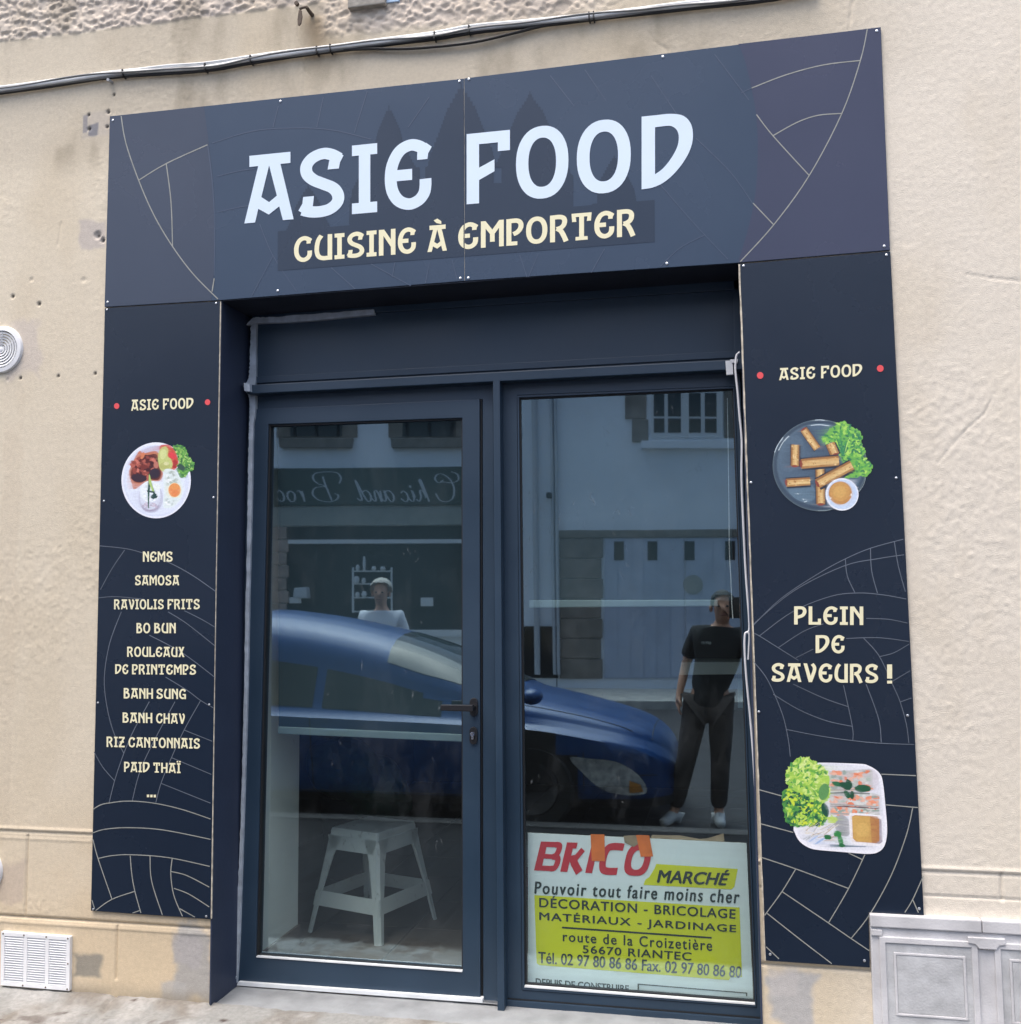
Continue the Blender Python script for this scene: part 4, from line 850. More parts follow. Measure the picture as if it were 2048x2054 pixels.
# louvred vent
q4 = [U(u, v, -.004) for u, v in ((3,1868.5),(141,1879),(139.5,1987.5),(1,1976))]
lv = thing('louvre_vent', 'rectangular white louvre vent in three columns at the foot of the wall', 'vent', q4[3])
def bil(q, s, t): return q[0]*(1-s)*(1-t) + q[1]*s*(1-t) + q[2]*s*t + q[3]*(1-s)*t
MB().ring(q4, [bil(q4, a, b) for a, b in ((.05,.075),(.95,.075),(.95,.925),(.05,.925))], -.006, WALL_Y+.004).build('frame', M['white_plastic'], lv, bevel=.0012)
MB().prism([bil(q4, a, b) for a, b in ((.03,.05),(.97,.05),(.97,.95),(.03,.95))], .0072, WALL_Y+.003).build('back_plate', pm('shadowed vent back', srgb(96,104,116), .8), lv)  # plate coloured darker to give the shadow lines between the slats
for c0 in (.335, .648): MB().prism([bil(q4, a, b) for a, b in ((c0,.07),(c0+.045,.07),(c0+.045,.93),(c0,.93))], -.0055, .006).build('mullion', M['white_plastic'], lv)
for c0, c1 in ((.05,.335),(.38,.648),(.693,.95)):
    for k in range(19):
        t0 = .085 + k*.0445
        a, b = bil(q4, c0, t0), bil(q4, c1, t0); c, d = bil(q4, c1, t0+.028), bil(q4, c0, t0+.028)
        V = [(a.x, .003, a.z), (b.x, .003, b.z), (c.x, -.006, c.z), (d.x, -.006, d.z), (d.x, -.0045, d.z-.0012), (c.x, -.0045, c.z-.0012), (b.x, .0055, b.z-.0015), (a.x, .0055, a.z-.0015)]
        from_py('slat', V, [(3,2,1,0),(7,6,5,4),(3,4,5,2),(0,1,6,7),(0,7,4,3),(1,2,5,6)], lv, M['white_plastic'])
for s, t in ((.03,.035),(.335,.035),(.66,.035),(.97,.035),(.975,.5),(.97,.97),(.66,.97),(.33,.97)):
    p = bil(q4, s, t); MB().lathe([(.0035, 0), (.0028, -.0018), (.0004, -.0022)], (p.x, -.006, p.z), 'y', 10).build('screw', M['rust'], lv, smooth=True)

# meter cabinet, half of it in view
M['cabinet'] = pm('weathered light grey composite', srgb(198,198,200), .75, var=.16, vscale=9, bump=.25, bscale=150, detail=10, col2=None)
M['cabinet_d'] = pm('weathered mottled grey composite', srgb(182,184,186), .8, var=.2, vscale=16, bump=.3, bscale=150, detail=10)
ct = U(1744.5, 1833, -.012); CXL = ct.x; CZT = ct.z; CXR = CXL + .98; CZB = .16
cb = thing('meter_cabinet', 'weathered light grey meter cabinet set in the wall below the notched panel', 'cabinet', (CXL+.49, 0, CZB))
MB().box((CXL, -.012, CZB), (CXR, .15, CZT-.040)).build('body', M['cabinet'], cb, bevel=.004)
xm = U(1972, 1900, -.02).x
MB().box((CXL, -.020, CZT-.039), (xm-.001, .15, CZT)).build('lid', M['cabinet'], cb, bevel=.004)
MB().box((xm+.001, -.020, CZT-.039), (CXR, .15, CZT)).build('lid', M['cabinet'], cb, bevel=.004)
dl, dr = U(1764, 1880, -.02), U(1961, 1893, -.02)
zt = CZT-.068; zb = CZB+.02
def cab_door(x0, x1):
    d = MB().ring([(x0, zt), (x1, zt), (x1, zb), (x0, zb)], [(x0+.018, zt-.018), (x1-.018, zt-.018), (x1-.018, zb+.018), (x0+.018, zb+.018)], -.0195, -.010).build('door', M['cabinet'], cb, bevel=.002)
    MB().box((x0+.018, -.015, zb+.018), (x1-.018, -.010, zt-.018)).build('panel', M['cabinet_d'], d)
    a, b, c_, e = x0+.05, x1-.045, zt-.055, zt-.235
    MB().ring([(a-.008, c_+.008), (b+.008, c_+.008), (b+.008, e-.008), (a-.008, e+-.008)], [(a, c_), (b, c_), (b, e), (a, e)], -.0178, -.0145).build('raised_frame', M['cabinet'], d, bevel=.002)
    MB().box((a+.001, -.0165, e+.001), (b-.001, -.0148, c_-.001)).build('raised_field', M['cabinet_d'], d)
cab_door(dl.x, dr.x); x2 = U(1995, 1900, -.02).x; cab_door(x2, x2+(dr.x-dl.x))
MB().box((CXL+.002, -.019, CZT-.066), (CXL+.036, -.010, CZT-.047)).build('hinge', M['cabinet'], cb, bevel=.002)
h0, h1 = U(1941, 1875, -.02), U(2016, 1879, -.02); zc_ = CZT-.053
MB().prism([(h0.x, zc_), (h1.x, zc_), (h1.x, zc_-.018), (h1.x-.018, zc_-.021), (h1.x-.027, zc_-.034), (h0.x+.032, zc_-.034), (h0.x+.022, zc_-.021), (h0.x, zc_-.018)], -.024, -.010).build('latch', M['cabinet'], cb, bevel=.002)
def text_mesh(s, space=1, shear=0):
    cu = bpy.data.curves.new('text', 'FONT'); cu.body = s; cu.shear = shear; cu.space_character = space; cu.resolution_u = 4
    ob = bpy.data.objects.new('text', cu); C.objects.link(ob); bpy.context.view_layer.update()
    me = bpy.data.meshes.new_from_object(ob.evaluated_get(bpy.context.evaluated_depsgraph_get())); bpy.data.objects.remove(ob); bpy.data.curves.remove(cu)
    return me
def text_obj(name, s, mapf, parent, mat, space=1, shear=0):
    """type set between 0..1 in both directions, then mapped to its place"""
    me = text_mesh(s, space, shear); co = np.empty(len(me.vertices)*3, np.float32); me.vertices.foreach_get('co', co); co = co.reshape(-1, 3)
    mn, mx = co.min(0), co.max(0)
    co2 = [tuple(mapf((p[0]-mn[0])/(mx[0]-mn[0]), (p[1]-mn[1])/(mx[1]-mn[1]))) for p in co]
    me.vertices.foreach_set('co', np.array(co2, np.float32).ravel()); me.materials.clear(); me.update()
    me.name = name
    return rel(link(name, me, parent, mat))
a1 = U(1970, 1906, -.02)
text_obj('lettering', 'A1', lambda s, t: Vector((a1.x+s*.026, -.0128, a1.z+t*.024)), cb, pm('brown gold print', srgb(168,122,48), .5, var=.5, vscale=120))

# cable bundle along the string band
cb_px = [(-60,186),(0,178.5),(109,163.5),(247,145.4),(412,133),(503,117),(636,99),(760,84),(872,69.5),(941,57.5),(1024,48.5),(1183.5,32),(1343,13.5),(1502,-4),(1640,-22)]
cbn = thing('cable_bundle', 'bundle of pale and black cables clipped across the wall above the fascia', 'cable', U(0, 178, 0))
def cpath(dv, Y, pts=cb_px, wob=0, ph=0):
    P = crom(pts, 6); return [U(u, v+dv + wob*math.sin(u*.012+ph) + .5*wob*math.sin(u*.031+2*ph), Y) for u, v in P]
for dv, Y, r, m, wob, ph in ((-3.4,-.006,.0070,'cable_white',.8,0), (1.6,-.012,.0075,'cable_white',.9,1.7), (-1.2,-.018,.0042,'cable_grey',2.6,3.1), (5.2,-.008,.0055,'cable_grey',.9,.6), (8.6,-.003,.0070,'cable_black',.8,2.4)):
    MB().tube(cpath(dv, Y, wob=wob, ph=ph), r, 8).build('cable', M[m], cbn, smooth=True)
MB().tube([U(u, v, -.006) for u, v in crom([(690,100),(740,98),(830,97),(941,86),(1024,68),(1090,52),(1183,38)], 6)], .0058, 8).build('cable', M['cable_black'], cbn, smooth=True)
MB().tube([U(u, v, -.010) for u, v in crom([(247,143),(330,132),(412,126),(503,113),(560,108)], 6)], .0046, 8).build('cable', M['cable_white'], cbn, smooth=True)
for u, v in ((247,145),(412,133),(503,117),(636,99),(663,95),(872,70),(941,57),(1182,31),(1191,30),(-20,181)):
    p = U(u, v+2, -.012); MB().box((p.x-.0028, -.022, p.z-.016), (p.x+.0028, WALL_Y, p.z+.015)).build('clip', M['cable_black'], cbn, bevel=.002)
p = U(219, 160, -.01); MB().tube([(p.x, WALL_Y+.005, p.z), (p.x, -.02, p.z-.004)], .006, 8).build('anchor', M['grey_plastic'], cbn, smooth=True)

# old shutter catch
hkp = U(614, 14, -.02)
hk_ = thing('shutter_catch', 'rusty iron shutter catch on the wall above the cables', 'hook', U(614, 14, 0))
MB().tube([U(627, 31, WALL_Y), U(620, 22, -.012), U(614.5, 14, -.035)], [.0085, .0075, .0065], 8).build('arm', M['rust'], hk_, smooth=True)
MB().tube([U(614.5, 14, -.035), U(607, 15.5, -.037), U(601, 18, -.036)], .0050, 8).build('crossbar', M['rust'], hk_, smooth=True)
MB().pxprism([(599,20),(604.5,20),(606,33),(603.5,46),(600,51),(597,50),(596.5,38)], -.042, -.036).build('blade', M['rust'], hk_, bevel=.001)
MB().lathe([(.0085, -.043), (.0085, -.030)], U(603, 18, 0), 'y', 12).build('pivot', M['rust'], hk_, smooth=True)

# sealant smeared along the left and top of the joinery
def ragged(name, left, right, Y0, Y1, parent, mat, amp=1.2, n=70):
    Lp = crom(left, n//max(1, len(left)-1)); Rp = crom(right, n//max(1, len(right)-1))
    L2 = [(u+random.uniform(-amp, amp), v) for u, v in Lp]
    poly = L2 + Rp[::-1]
    vs = [U(u, v, Y0) for u, v in poly]
    return MB().prism(vs, Y0, Y1).build(name, mat, parent)
sl = thing('sealant_bead', 'ragged pale sealant running down the left edge of the door frame', 'sealant', U(470, 1980, .22))
ragged('bead', [(503,650),(501,720),(498,760),(489.5,770)], [(514,648),(513,700),(512,771),(502,772)], FY-.016, FY+.004, sl, M['sealant'])
ragged('bead', [(489,768),(490,784)], [(500.5,770),(501,785)], .155, .19, sl, M['sealant'], .6)
ragged('bead', [(492,784),(500,800),(500,850),(498.5,900),(497,1000),(493,1200),(489,1400),(484,1600),(477,1780),(468,1900),(466,1950)], [(512,790),(511.5,830),(508,850),(507,880),(505,1000),(500,1200),(496,1400),(490,1600),(484,1780),(479.5,1900),(475,1972)], LY-.012, FY, sl, M['sealant'], .7, 160)
ragged('bead', [(466,1946),(467,1970),(466,1983)], [(474,1960),(471,1972),(470.5,1984)], LY-.018, LY-.004, sl, M['sealant'], .8)
sl2 = thing('sealant_bead', 'grey strip of sealant under the soffit at the top left corner of the opening', 'sealant', U(500, 640, .22))
tp_ = [(494,652),(505,640),(513,637),(540,636.5),(600,632),(680,626),(750,620)]; bt_ = [(752,631),(700,636),(640,642),(580,646.5),(514,648.5),(500,652)]
MB().prism([U(u+random.uniform(-.5,.5), v+random.uniform(-.8,.8), FY-.016) for u, v in crom(tp_, 6)] + [U(u, v, FY-.016) for u, v in bt_], FY-.018, FY).build('bead', M['sealant'], sl2)

# loose white cable and sensor clip on the right jamb
M['ribbon'] = pm('white cable', srgb(212,214,218), .5, var=.1, vscale=12)
wc = thing('white_cable', 'loose white cable hanging down beside the right hand panel', 'cable', U(1500, 1250, .1))
MB().tube([U(u, v, .06) for u, v in crom([(1484,706),(1478,712),(1476,722),(1475,740),(1477,762),(1480,790),(1483,830),(1487,870),(1488,900),(1487.5,960),(1491,1050),(1496,1150),(1502,1230),(1503,1262),(1499,1268),(1494.5,1272),(1493.5,1295),(1495,1330),(1499,1380),(1504,1430),(1510,1500),(1516,1600),(1522,1700),(1527,1800)], 5)], .0038, 8).build('sheath', M['ribbon'], wc, smooth=True)
MB().tube([U(u, v, .055) for u, v in crom([(1499,1268),(1503,1275),(1502,1300),(1501,1323)], 5)], [.003]*16, 8).build('loose_end', M['ribbon'], wc, smooth=True)
sn = thing('contact_sensor', 'small white plastic clip stuck on the transom rail next to the cable', 'sensor', U(1468, 740, TY))
MB().pxprism([(1455,723.5),(1470,722.5),(1471,751),(1457,752)], TY-.012, TY).build('case', M['white_plastic'], sn, bevel=.0015)
MB().pxprism([(1464,721),(1480,720),(1479.5,727),(1468,728)], TY-.016, TY+.002).build('cap', M['white_plastic'], sn, bevel=.001)
# ------------------------------------------------------------------ inside the shop
FZ = .25
M['floor_tile'] = pm('brown grey floor tile', srgb(128,116,108), .45, var=.18, vscale=6, bump=.08, bscale=90, rvar=.1)
M['grout'] = pm('pale grout', srgb(150,146,140), .9)
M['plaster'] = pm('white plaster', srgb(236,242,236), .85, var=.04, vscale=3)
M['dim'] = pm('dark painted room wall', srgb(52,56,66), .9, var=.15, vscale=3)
fl = tag(from_py('shop_floor', [(-2.6,.30,FZ-.004),(2.4,.30,FZ-.004),(2.4,4.6,FZ-.004),(-2.6,4.6,FZ-.004)], [(0,1,2,3)], None, M['grout']), kind='structure')
tm = None
for i in range(-3, 9):
    for j in range(-1, 10):
        x0 = -1.445 + .42*i; y0 = .948 + .42*j - .0
        if x0 < -2.7 or y0 > 4.4 or x0 > 2.2: continue
        a, b = x0+.0025, x0+.4175; c, d = max(.301, y0+.0025), y0+.4175
        if tm is None or c != y0+.0025:
            o = MB().box((0, 0, 0), (.415, d-c, .006)).build('tile', M['floor_tile'], fl, bevel=.001, seg=1)
            if c == y0+.0025: tm = o
        else:
            o = tm.copy(); C.objects.link(o); o.parent = fl
        o.location = (a, c, FZ-.005)
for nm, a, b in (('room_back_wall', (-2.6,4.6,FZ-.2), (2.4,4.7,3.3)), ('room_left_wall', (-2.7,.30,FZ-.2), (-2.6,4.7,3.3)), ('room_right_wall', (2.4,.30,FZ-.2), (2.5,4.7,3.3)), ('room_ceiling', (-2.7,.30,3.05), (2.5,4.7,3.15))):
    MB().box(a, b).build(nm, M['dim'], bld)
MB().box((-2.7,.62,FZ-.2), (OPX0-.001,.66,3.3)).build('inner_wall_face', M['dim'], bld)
pt = MB().box((-1.93, .305, FZ), (-1.868, .645, 3.0)).build('partition', M['plaster'], bld, bevel=.002)
MB().box((-1.8675, .305, FZ+.002), (-1.858, .646, FZ+.085)).build('skirting', M['floor_tile'], bld, bevel=.001)

# roller blinds behind the panes
def blind_mat(name, col, tr):
    m = pm(name, col, .9, spec=.1, var=.06, vscale=2, bump=.1, bscale=600); return m
M['blind'] = blind_mat('grey green blind fabric', srgb(50,66,74), .2); M['bar'] = pm('pale grey blind bar', srgb(122,142,146), .5, var=.04)
b1 = thing('roller_blind', 'grey roller blind lowered to handle height behind the door glass', 'blind', U(740, 1470, .31))
YB = .315
MB().prism([U(557,800,YB),U(960,800,YB),U(960,1478,YB),U(559,1460,YB)], YB, YB+.0012).build('fabric', M['blind'], b1)
MB().prism([U(559,1457,YB),U(960,1474,YB),U(960,1489,YB),U(559,1471.5,YB)], YB-.010, YB+.010).build('bottom_bar', M['bar'], b1, bevel=.004)
b2 = thing('roller_blind', 'grey roller blind lowered halfway behind the shop window', 'blind', U(1250, 1212, .31))
MB().prism([U(1046,770,YB),U(1463,752,YB),U(1470,1205,YB),U(1062,1205,YB)], YB, YB+.0012).build('fabric', M['blind'], b2)
MB().prism([U(1062,1204,YB),U(1440,1203,YB),U(1440,1216,YB),U(1062,1219,YB)], YB-.010, YB+.010).build('bottom_bar', M['bar'], b2, bevel=.004)
ch = MB()
cps = [U(u, v, .295) for u, v in crom([(1459,800),(1462,1000),(1463,1100),(1466,1160),(1468,1210),(1470,1240)], 26)]
MB().tube(cps, .0012, 5).build('cord', M['white_plastic'], b2)
for k in range(0, len(cps), 2): ch.lathe([(.0006,-.0022),(.0022,0),(.0006,.0022)], cps[k], 'z', 6)
ch.build('bead_chain', M['white_plastic'], b2)
# shelf board seen under the blind
sh = thing('wall_shelf', 'pale shelf board inside the window below the blind', 'shelf', U(1430, 1340, .62))
MB().pxprism([(1366,1328),(1540,1328),(1540,1352),(1362,1354)], .60, .85).build('board', pm('pale shelf', srgb(172,178,168), .6, var=.05), sh, bevel=.004)
MB().pxprism([(1480,1352),(1490,1352),(1490,1420),(1480,1420)], .70, .74).build('bracket', M['bar'], sh, bevel=.002)

# white plastic stool
M['stool'] = pm('scuffed white plastic', srgb(206,214,206), .5, var=.05, vscale=5, bump=.1, bscale=80)
n_ = M['stool'].node_tree.nodes; l_ = M['stool'].node_tree.links
tcn = n_.new('ShaderNodeTexCoord'); mpn = n_.new('ShaderNodeMapping'); mpn.inputs['Scale'].default_value = (6, 6, 3.2); l_.new(tcn.outputs['Object'], mpn.inputs[0])
nn = n_.new('ShaderNodeTexNoise'); nn.inputs['Scale'].default_value = 4.5; nn.inputs['Detail'].default_value = 9; nn.inputs['Roughness'].default_value = .75; l_.new(mpn.outputs[0], nn.inputs['Vector'])
rpn = n_.new('ShaderNodeValToRGB'); rpn.color_ramp.elements[0].position = .58; rpn.color_ramp.elements[0].color = srgb(232,238,232); rpn.color_ramp.elements[1].position = .74; rpn.color_ramp.elements[1].color = srgb(112,118,114)
l_.new(nn.outputs[0], rpn.inputs[0]); l_.new(rpn.outputs[0], n_['Principled BSDF'].inputs['Base Color'])
sc_ = Vector((-1.637, .952, FZ+.0015)); ft = [Vector((-1.509,.679,FZ)), Vector((-1.372,1.102,FZ)), Vector((-1.765,1.228,FZ)), Vector((-1.90,.807,FZ))]
ft = [sc_ + Vector((f.x-sc_.x, f.y-sc_.y, 0)) for f in ft]
stl = thing('plastic_stool', 'scuffed white plastic stool with splayed legs behind the door glass', 'stool', sc_)
SH = .448
tops = [sc_ + (f-sc_)*.66 + Vector((0,0,SH)) for f in ft]
def lerp(a, b, t): return a*(1-t)+b*t
# seat: shallow moulded top with a skirt
mb = MB(); V = []; F = []
for sc2, dz in ((.97,.0),(1.0,-.012),(1.035,-.085)):
    for k in range(4):
        a, b, c = tops[k-1], tops[k], tops[(k+1) % 4]; cen = sum(tops, Vector())/4
        for t in (.09, .03): V.append(cen + (lerp(b, a, t)-cen)*sc2 + Vector((0,0,dz)))
        for t in (.03, .09): V.append(cen + (lerp(b, c, t)-cen)*sc2 + Vector((0,0,dz)))
n = 16
F.append(tuple(range(n)))
for r in range(2): F += [(r*n+i, (r+1)*n+i, (r+1)*n+(i+1) % n, r*n+(i+1) % n) for i in range(n)]
mb.add(V, F); mb.build('seat', M['stool'], stl, bevel=.003)
for k in range(4):
    f = ft[k]; t = tops[k]; out = (f-sc_).normalized(); out.z = 0
    e1 = (ft[(k+1) % 4]-f).normalized(); e2 = (ft[k-1]-f).normalized()
    # L-shaped leg, wide at the top, tapering to the foot
    def ring_at(h, wd, th):
        c = lerp(f, t, h/SH); c.z = sc_.z + h
        return [c+e1*wd, c+e1*.012+out*.0, c+e2*.012, c+e2*wd, c+e2*wd-out*th*.2-e1*-th, c+e1*th+e2*th, c+e1*wd+e2*th]
    R0, R1, R2, R3 = ring_at(0,.030,.006), ring_at(.17,.036,.007), ring_at(.33,.052,.008), ring_at(SH-.03,.075,.008)
    V = R0+R1+R2+R3; F = [tuple(range(7)), tuple(range(21, 28))]
    for r in range(3): F += [(r*7+i, r*7+(i+1) % 7, (r+1)*7+(i+1) % 7, (r+1)*7+i) for i in range(7)]
    MB().add(V, F).build('leg', M['stool'], stl)
    g = ft[(k+1) % 4]; tg = tops[(k+1) % 4]
    P = []
    for h in (.115, .178):
        a = lerp(f, t, h/SH); b = lerp(g, tg, h/SH); a.z = b.z = sc_.z+h; P.append((a, b))
    ins = -((P[0][0]+P[0][1])/2-sc_); ins.z = 0; ins.normalize()
    V = [P[0][0], P[0][1], P[1][1], P[1][0]]; V = V + [v+ins*.006 for v in V]
    V = [v+ins*.003 for v in V]
    MB().add(V, [(0,1,2,3),(7,6,5,4),(0,4,5,1),(3,2,6,7),(0,3,7,4),(1,5,6,2)]).build('stretcher', M['stool'], stl, bevel=.002)
    a, b = lerp(f, t, .80), lerp(g, tg, .80); a.z = b.z = sc_.z+SH*.80; a2, b2_ = lerp(f, t, .93), lerp(g, tg, .93); a2.z = b2_.z = sc_.z+SH*.93
    V = [a+(b-a)*.1, a+(b-a)*.9, b2_, a2]; V += [v+ins*.005 for v in V]
    MB().add(V, [(0,1,2,3),(7,6,5,4),(0,4,5,1),(3,2,6,7),(0,3,7,4),(1,5,6,2)]).build('apron', M['stool'], stl)
# bits and pieces behind the stool
def crumple(name, c, r, amp, seed, mat, parent=None, squash=(1,1,1), sub=4):
    bm = bmesh.new(); bmesh.ops.create_icosphere(bm, subdivisions=sub, radius=1); rr = np.random.RandomState(seed); D = [Vector(rr.randn(3)).normalized() for _ in range(26)]; Aw = rr.uniform(-1, 1, 26)
    for v in bm.verts:
        d = v.co.normalized(); s = 1 + amp*sum(a*max(0, d.dot(q)-.55)*1.6 for a, q in zip(Aw, D)); v.co = Vector((d.x*squash[0], d.y*squash[1], d.z*squash[2]))*r*s + Vector(c)
        if v.co.z < FZ+.003: v.co.z = FZ+.003
    me = bpy.data.meshes.new(name); bm.to_mesh(me); bm.free(); return rel(link(name, me, parent, mat))
pb = thing('waste_bin', 'dark bin with a crumpled green bag behind the stool', 'bin', (-2.05, 1.75, FZ))
MB().lathe([(.13, FZ), (.15, FZ+.2), (.17, FZ+.42), (.175, FZ+.43), (.16, FZ+.42), (.14, FZ+.1)], (-2.05, 1.75, 0), 'z', 24, cap=False).build('body', M['dim'], pb, smooth=True)
crumple('bag', (-2.05, 1.75, FZ+.52), .17, .9, 4, pm('crumpled green plastic', srgb(70,98,84), .35, var=.3, vscale=12), pb, (1,.9,1.1))
rs = thing('red_cushion', 'folded red cloth cushion under a tray of glasses', 'cushion', (-1.12, 1.52, FZ))
for k, (dz, sq) in enumerate(((.035,(1.25,1,.22)), (.095,(1.2,1,.22)), (.15,(1.1,.95,.20)))):
    crumple('fold', (-1.12+.01*k, 1.52, FZ+dz), .16, .25, 20+k, pm('dull red cloth', srgb(120,44,48), .95, var=.25, vscale=20, bump=.4), rs, sq, 3)
tr_ = thing('glass_tray', 'clear plastic tray of upturned glasses on the red cushion', 'tray', (-1.12, 1.52, FZ+.2))
M['clear'] = pm('cloudy clear plastic', (.55,.6,.6), .25, var=.1); 
MB().lathe([(.20, FZ+.188), (.215, FZ+.205), (.222, FZ+.207), (.205, FZ+.192), (.01, FZ+.190)], (-1.12, 1.52, 0), 'z', 30).build('tray', M['clear'], tr_, smooth=True)
for k in range(5):
    a = 2*math.pi*k/5; MB().lathe([(.036, FZ+.194), (.030, FZ+.25), (.026, FZ+.255), (.001, FZ+.256)], (-1.12+.11*math.cos(a), 1.52+.11*math.sin(a), 0), 'z', 16).build('cup', M['clear'], tr_, smooth=True)

# cardboard poster standing behind the window
YP = .268
ps = thing('poster', 'white and yellow hardware shop poster board standing at the bottom of the window', 'poster', U(1280, 1990, YP))
M['poster'] = pm('corrugated white board', srgb(232,240,240), .55, var=.03, vscale=3, bump=.06, bscale=30, stretch=(.3,1,14))
M['poster_red'] = pm('red print', srgb(206,44,56), .5, var=.04); M['poster_yel'] = pm('yellow green print', srgb(222,222,22), .5, var=.05, vscale=5); M['poster_blk'] = pm('dark green black print', srgb(42,52,46), .55, var=.1)
pq4 = [(1058.7,1670.4),(1497.4,1691.4),(1511,2012),(1059.5,1978)]
MB().prism([U(u, v, YP) for u, v in pq4], YP, YP+.004).build('board', M['poster'], ps)
zp = zc(.2596, 1040, 1640)
def PU(x, y, dY=.0006): u, v = zp([(x, y)])[0]; return U(u, v, YP-dY)
flat_sheet('yellow_print', [[(122,598),(1708,695),(1728,1232),(1640,1234),(1625,1256),(160,1140),(140,1125)], [(1065,358),(1695,397),(1668,535),(1645,555),(965,520),(980,480),(1010,460),(1050,395)]], lambda x, y: PU(x, y, .0005), ps, M['poster_yel'])
def pline(s, tl, tr, bl, br, mat='poster_blk', space=1, shear=0, nm='lettering', bold=4):
    for j in range(3 if bold else 1):    # heavier strokes: the word printed three times, slightly shifted
        sx, sy = ((0, 0), (bold, 0), (bold*.5, bold*.6))[j]
        text_obj(nm, s, lambda a, b: PU(*[(bl[k]*(1-a)+br[k]*a)*(1-b) + (tl[k]*(1-a)+tr[k]*a)*b + (sx, sy)[k] for k in (0, 1)], .0012+.0002*j), ps, M[mat], space, shear)
# red logotype, drawn as sheared strokes
def italic(P): return [[(x + .26*y, y) for x, y in q] for q in P]
def rbox(x0, y0, x1, y1): return [(x0,y0),(x1,y0),(x1,y1),(x0,y1)]
LG = []
LG += [rbox(0,0,.26,1), rbox(.2,.82,.62,1), rbox(.2,.42,.62,.58), rbox(.2,0,.66,.18)] + strip(crom([(.58,.91),(.72,.88),(.74,.72),(.68,.55),(.58,.5)], 5), .2) + strip(crom([(.58,.5),(.76,.46),(.80,.3),(.74,.12),(.6,.09)], 5), .2)
r0 = .98; LG += [rbox(r0,0,r0+.27,1), rbox(r0+.2,.80,r0+.40,1)] + strip([(r0+.2,.44),(r0+.48,.50),(r0+.66,.78)], .2) + strip([(r0+.36,.46),(r0+.46,.3),(r0+.72,.0)], .26)
i0 = 1.92; LG += [rbox(i0,0,i0+.26,1)]
c0 = 2.34; LG += strip(crom([(c0+.80,.90),(c0+.4,.91),(c0+.2,.82),(c0+.13,.5),(c0+.2,.17),(c0+.4,.09),(c0+.76,.10)], 6), .24)
o0 = 3.30; ring_a = ell(o0+.47,.5,.47,.52,40,pw=.7); ring_b = ell(o0+.47,.5,.23,.32,40,pw=.8); LG += [[ring_a[i], ring_a[(i+1) % 40], ring_b[(i+1) % 40], ring_b[i]] for i in range(40)]
LG = italic(LG)
def lgmap(x, y):
    s = x/4.45; bx = 120+s*(1035-120); by = 408+s*(452-408); tx = 165+ (s)*(1060-165) - 45*1; ty = 183+s*(212-183)
    return PU(bx, by + (ty-by)*y, .0012)
flat_sheet('red_lettering', LG, lgmap, ps, M['poster_red'])
pline('MARCHÉ', (1068,378),(1628,405),(1068,500),(1612,522), shear=.22, bold=9)
pline('Pouvoir tout faire moins cher', (122,492),(1706,560),(122,586),(1700,662), shear=.10, space=1.22, bold=6)
pline('DÉCORATION - BRICOLAGE', (160,600),(1675,690),(160,690),(1672,780), space=1.12, bold=5)
pline('MATÉRIAUX - JARDINAGE', (160,715),(1678,815),(160,808),(1676,902), space=1.15, bold=5)
flat_sheet('rule', [[(335,842),(1493,922),(1493,936),(335,856)]], lambda x, y: PU(x, y, .0012), ps, M['poster_blk'])
pline('route de la Croizetière', (342,880),(1493,945),(342,955),(1493,1030), space=1.2)
pline('56670 RIANTEC', (495,985),(1335,1042),(495,1045),(1332,1104), space=1.1)
pline('Tél. 02 97 80 86 86 Fax. 02 97 80 86 80', (152,1035),(1722,1150),(152,1122),(1716,1238))
pline('DEPUIS DE CONSTRUIRE', (132,1240),(850,1296),(132,1300),(850,1350))
flat_sheet('box_outline', [[(920,1282),(1768,1352),(1768,1380),(1757,1380),(1757,1360),(932,1292),(932,1330),(920,1330)]], lambda x, y: PU(x, y, .0012), ps, M['poster_blk'])
M['tape'] = pm('orange tape', (.85,.20,.03), .45, var=.12, vscale=25, bump=.15, bscale=60); M['brown_tape'] = pm('brown tape scrap', srgb(160,140,112), .5, var=.2, vscale=30)
flat_sheet('tape', [[(557,128),(664,130),(668,337),(566,335)]], lambda x, y: PU(x, y, .002), ps, M['tape']); flat_sheet('tape', [[(908,134),(1010,136),(1040,300),(945,303)]], lambda x, y: PU(x, y, .002), ps, M['tape'])
flat_sheet('tape_scrap', [[(812,140),(905,136),(930,200),(890,228),(820,192)]], lambda x, y: PU(x, y, .0016), ps, M['brown_tape'])
flat_sheet('torn_edge', [[(1030,134),(1250,138),(1400,165),(1460,160),(1585,122),(1592,186),(1020,158)]], lambda x, y: U(*zp([(x, y)])[0], YP+.006), ps, M['brown_tape'])
# ------------------------------------------------------------------ the far side of the street (seen mirrored in the glass)
YO = -14.3
def rpr(mb, px, Yf, Yb): return mb.prism([RF(u, v, Yf) for u, v in px], Yf, Yb)
M['opp_white'] = pm('white house render', srgb(232,236,242), .9, var=.05, vscale=1.5, bump=.2, bscale=40)
M['opp_stone'] = pm('grey granite dressing', srgb(128,122,114), .9, var=.25, vscale=5, bump=.3, bscale=30)
M['opp_pier'] = pm('pink beige stone', srgb(164,146,136), .9, var=.2, vscale=4, bump=.3, bscale=30)
M['opp_green'] = pm('dark green fascia', srgb(44,58,52), .5, var=.08)
M['opp_glass'] = pm('dark house window glass', (.015,.018,.02), .08, spec=.6)
M['opp_door'] = pm('pale grey blue painted doors', srgb(178,186,202), .7, var=.08, vscale=3)
M['opp_frame'] = pm('white window paint', srgb(216,218,220), .6)
M['opp_grey'] = pm('beige grey shop band', srgb(150,152,146), .8, var=.08)
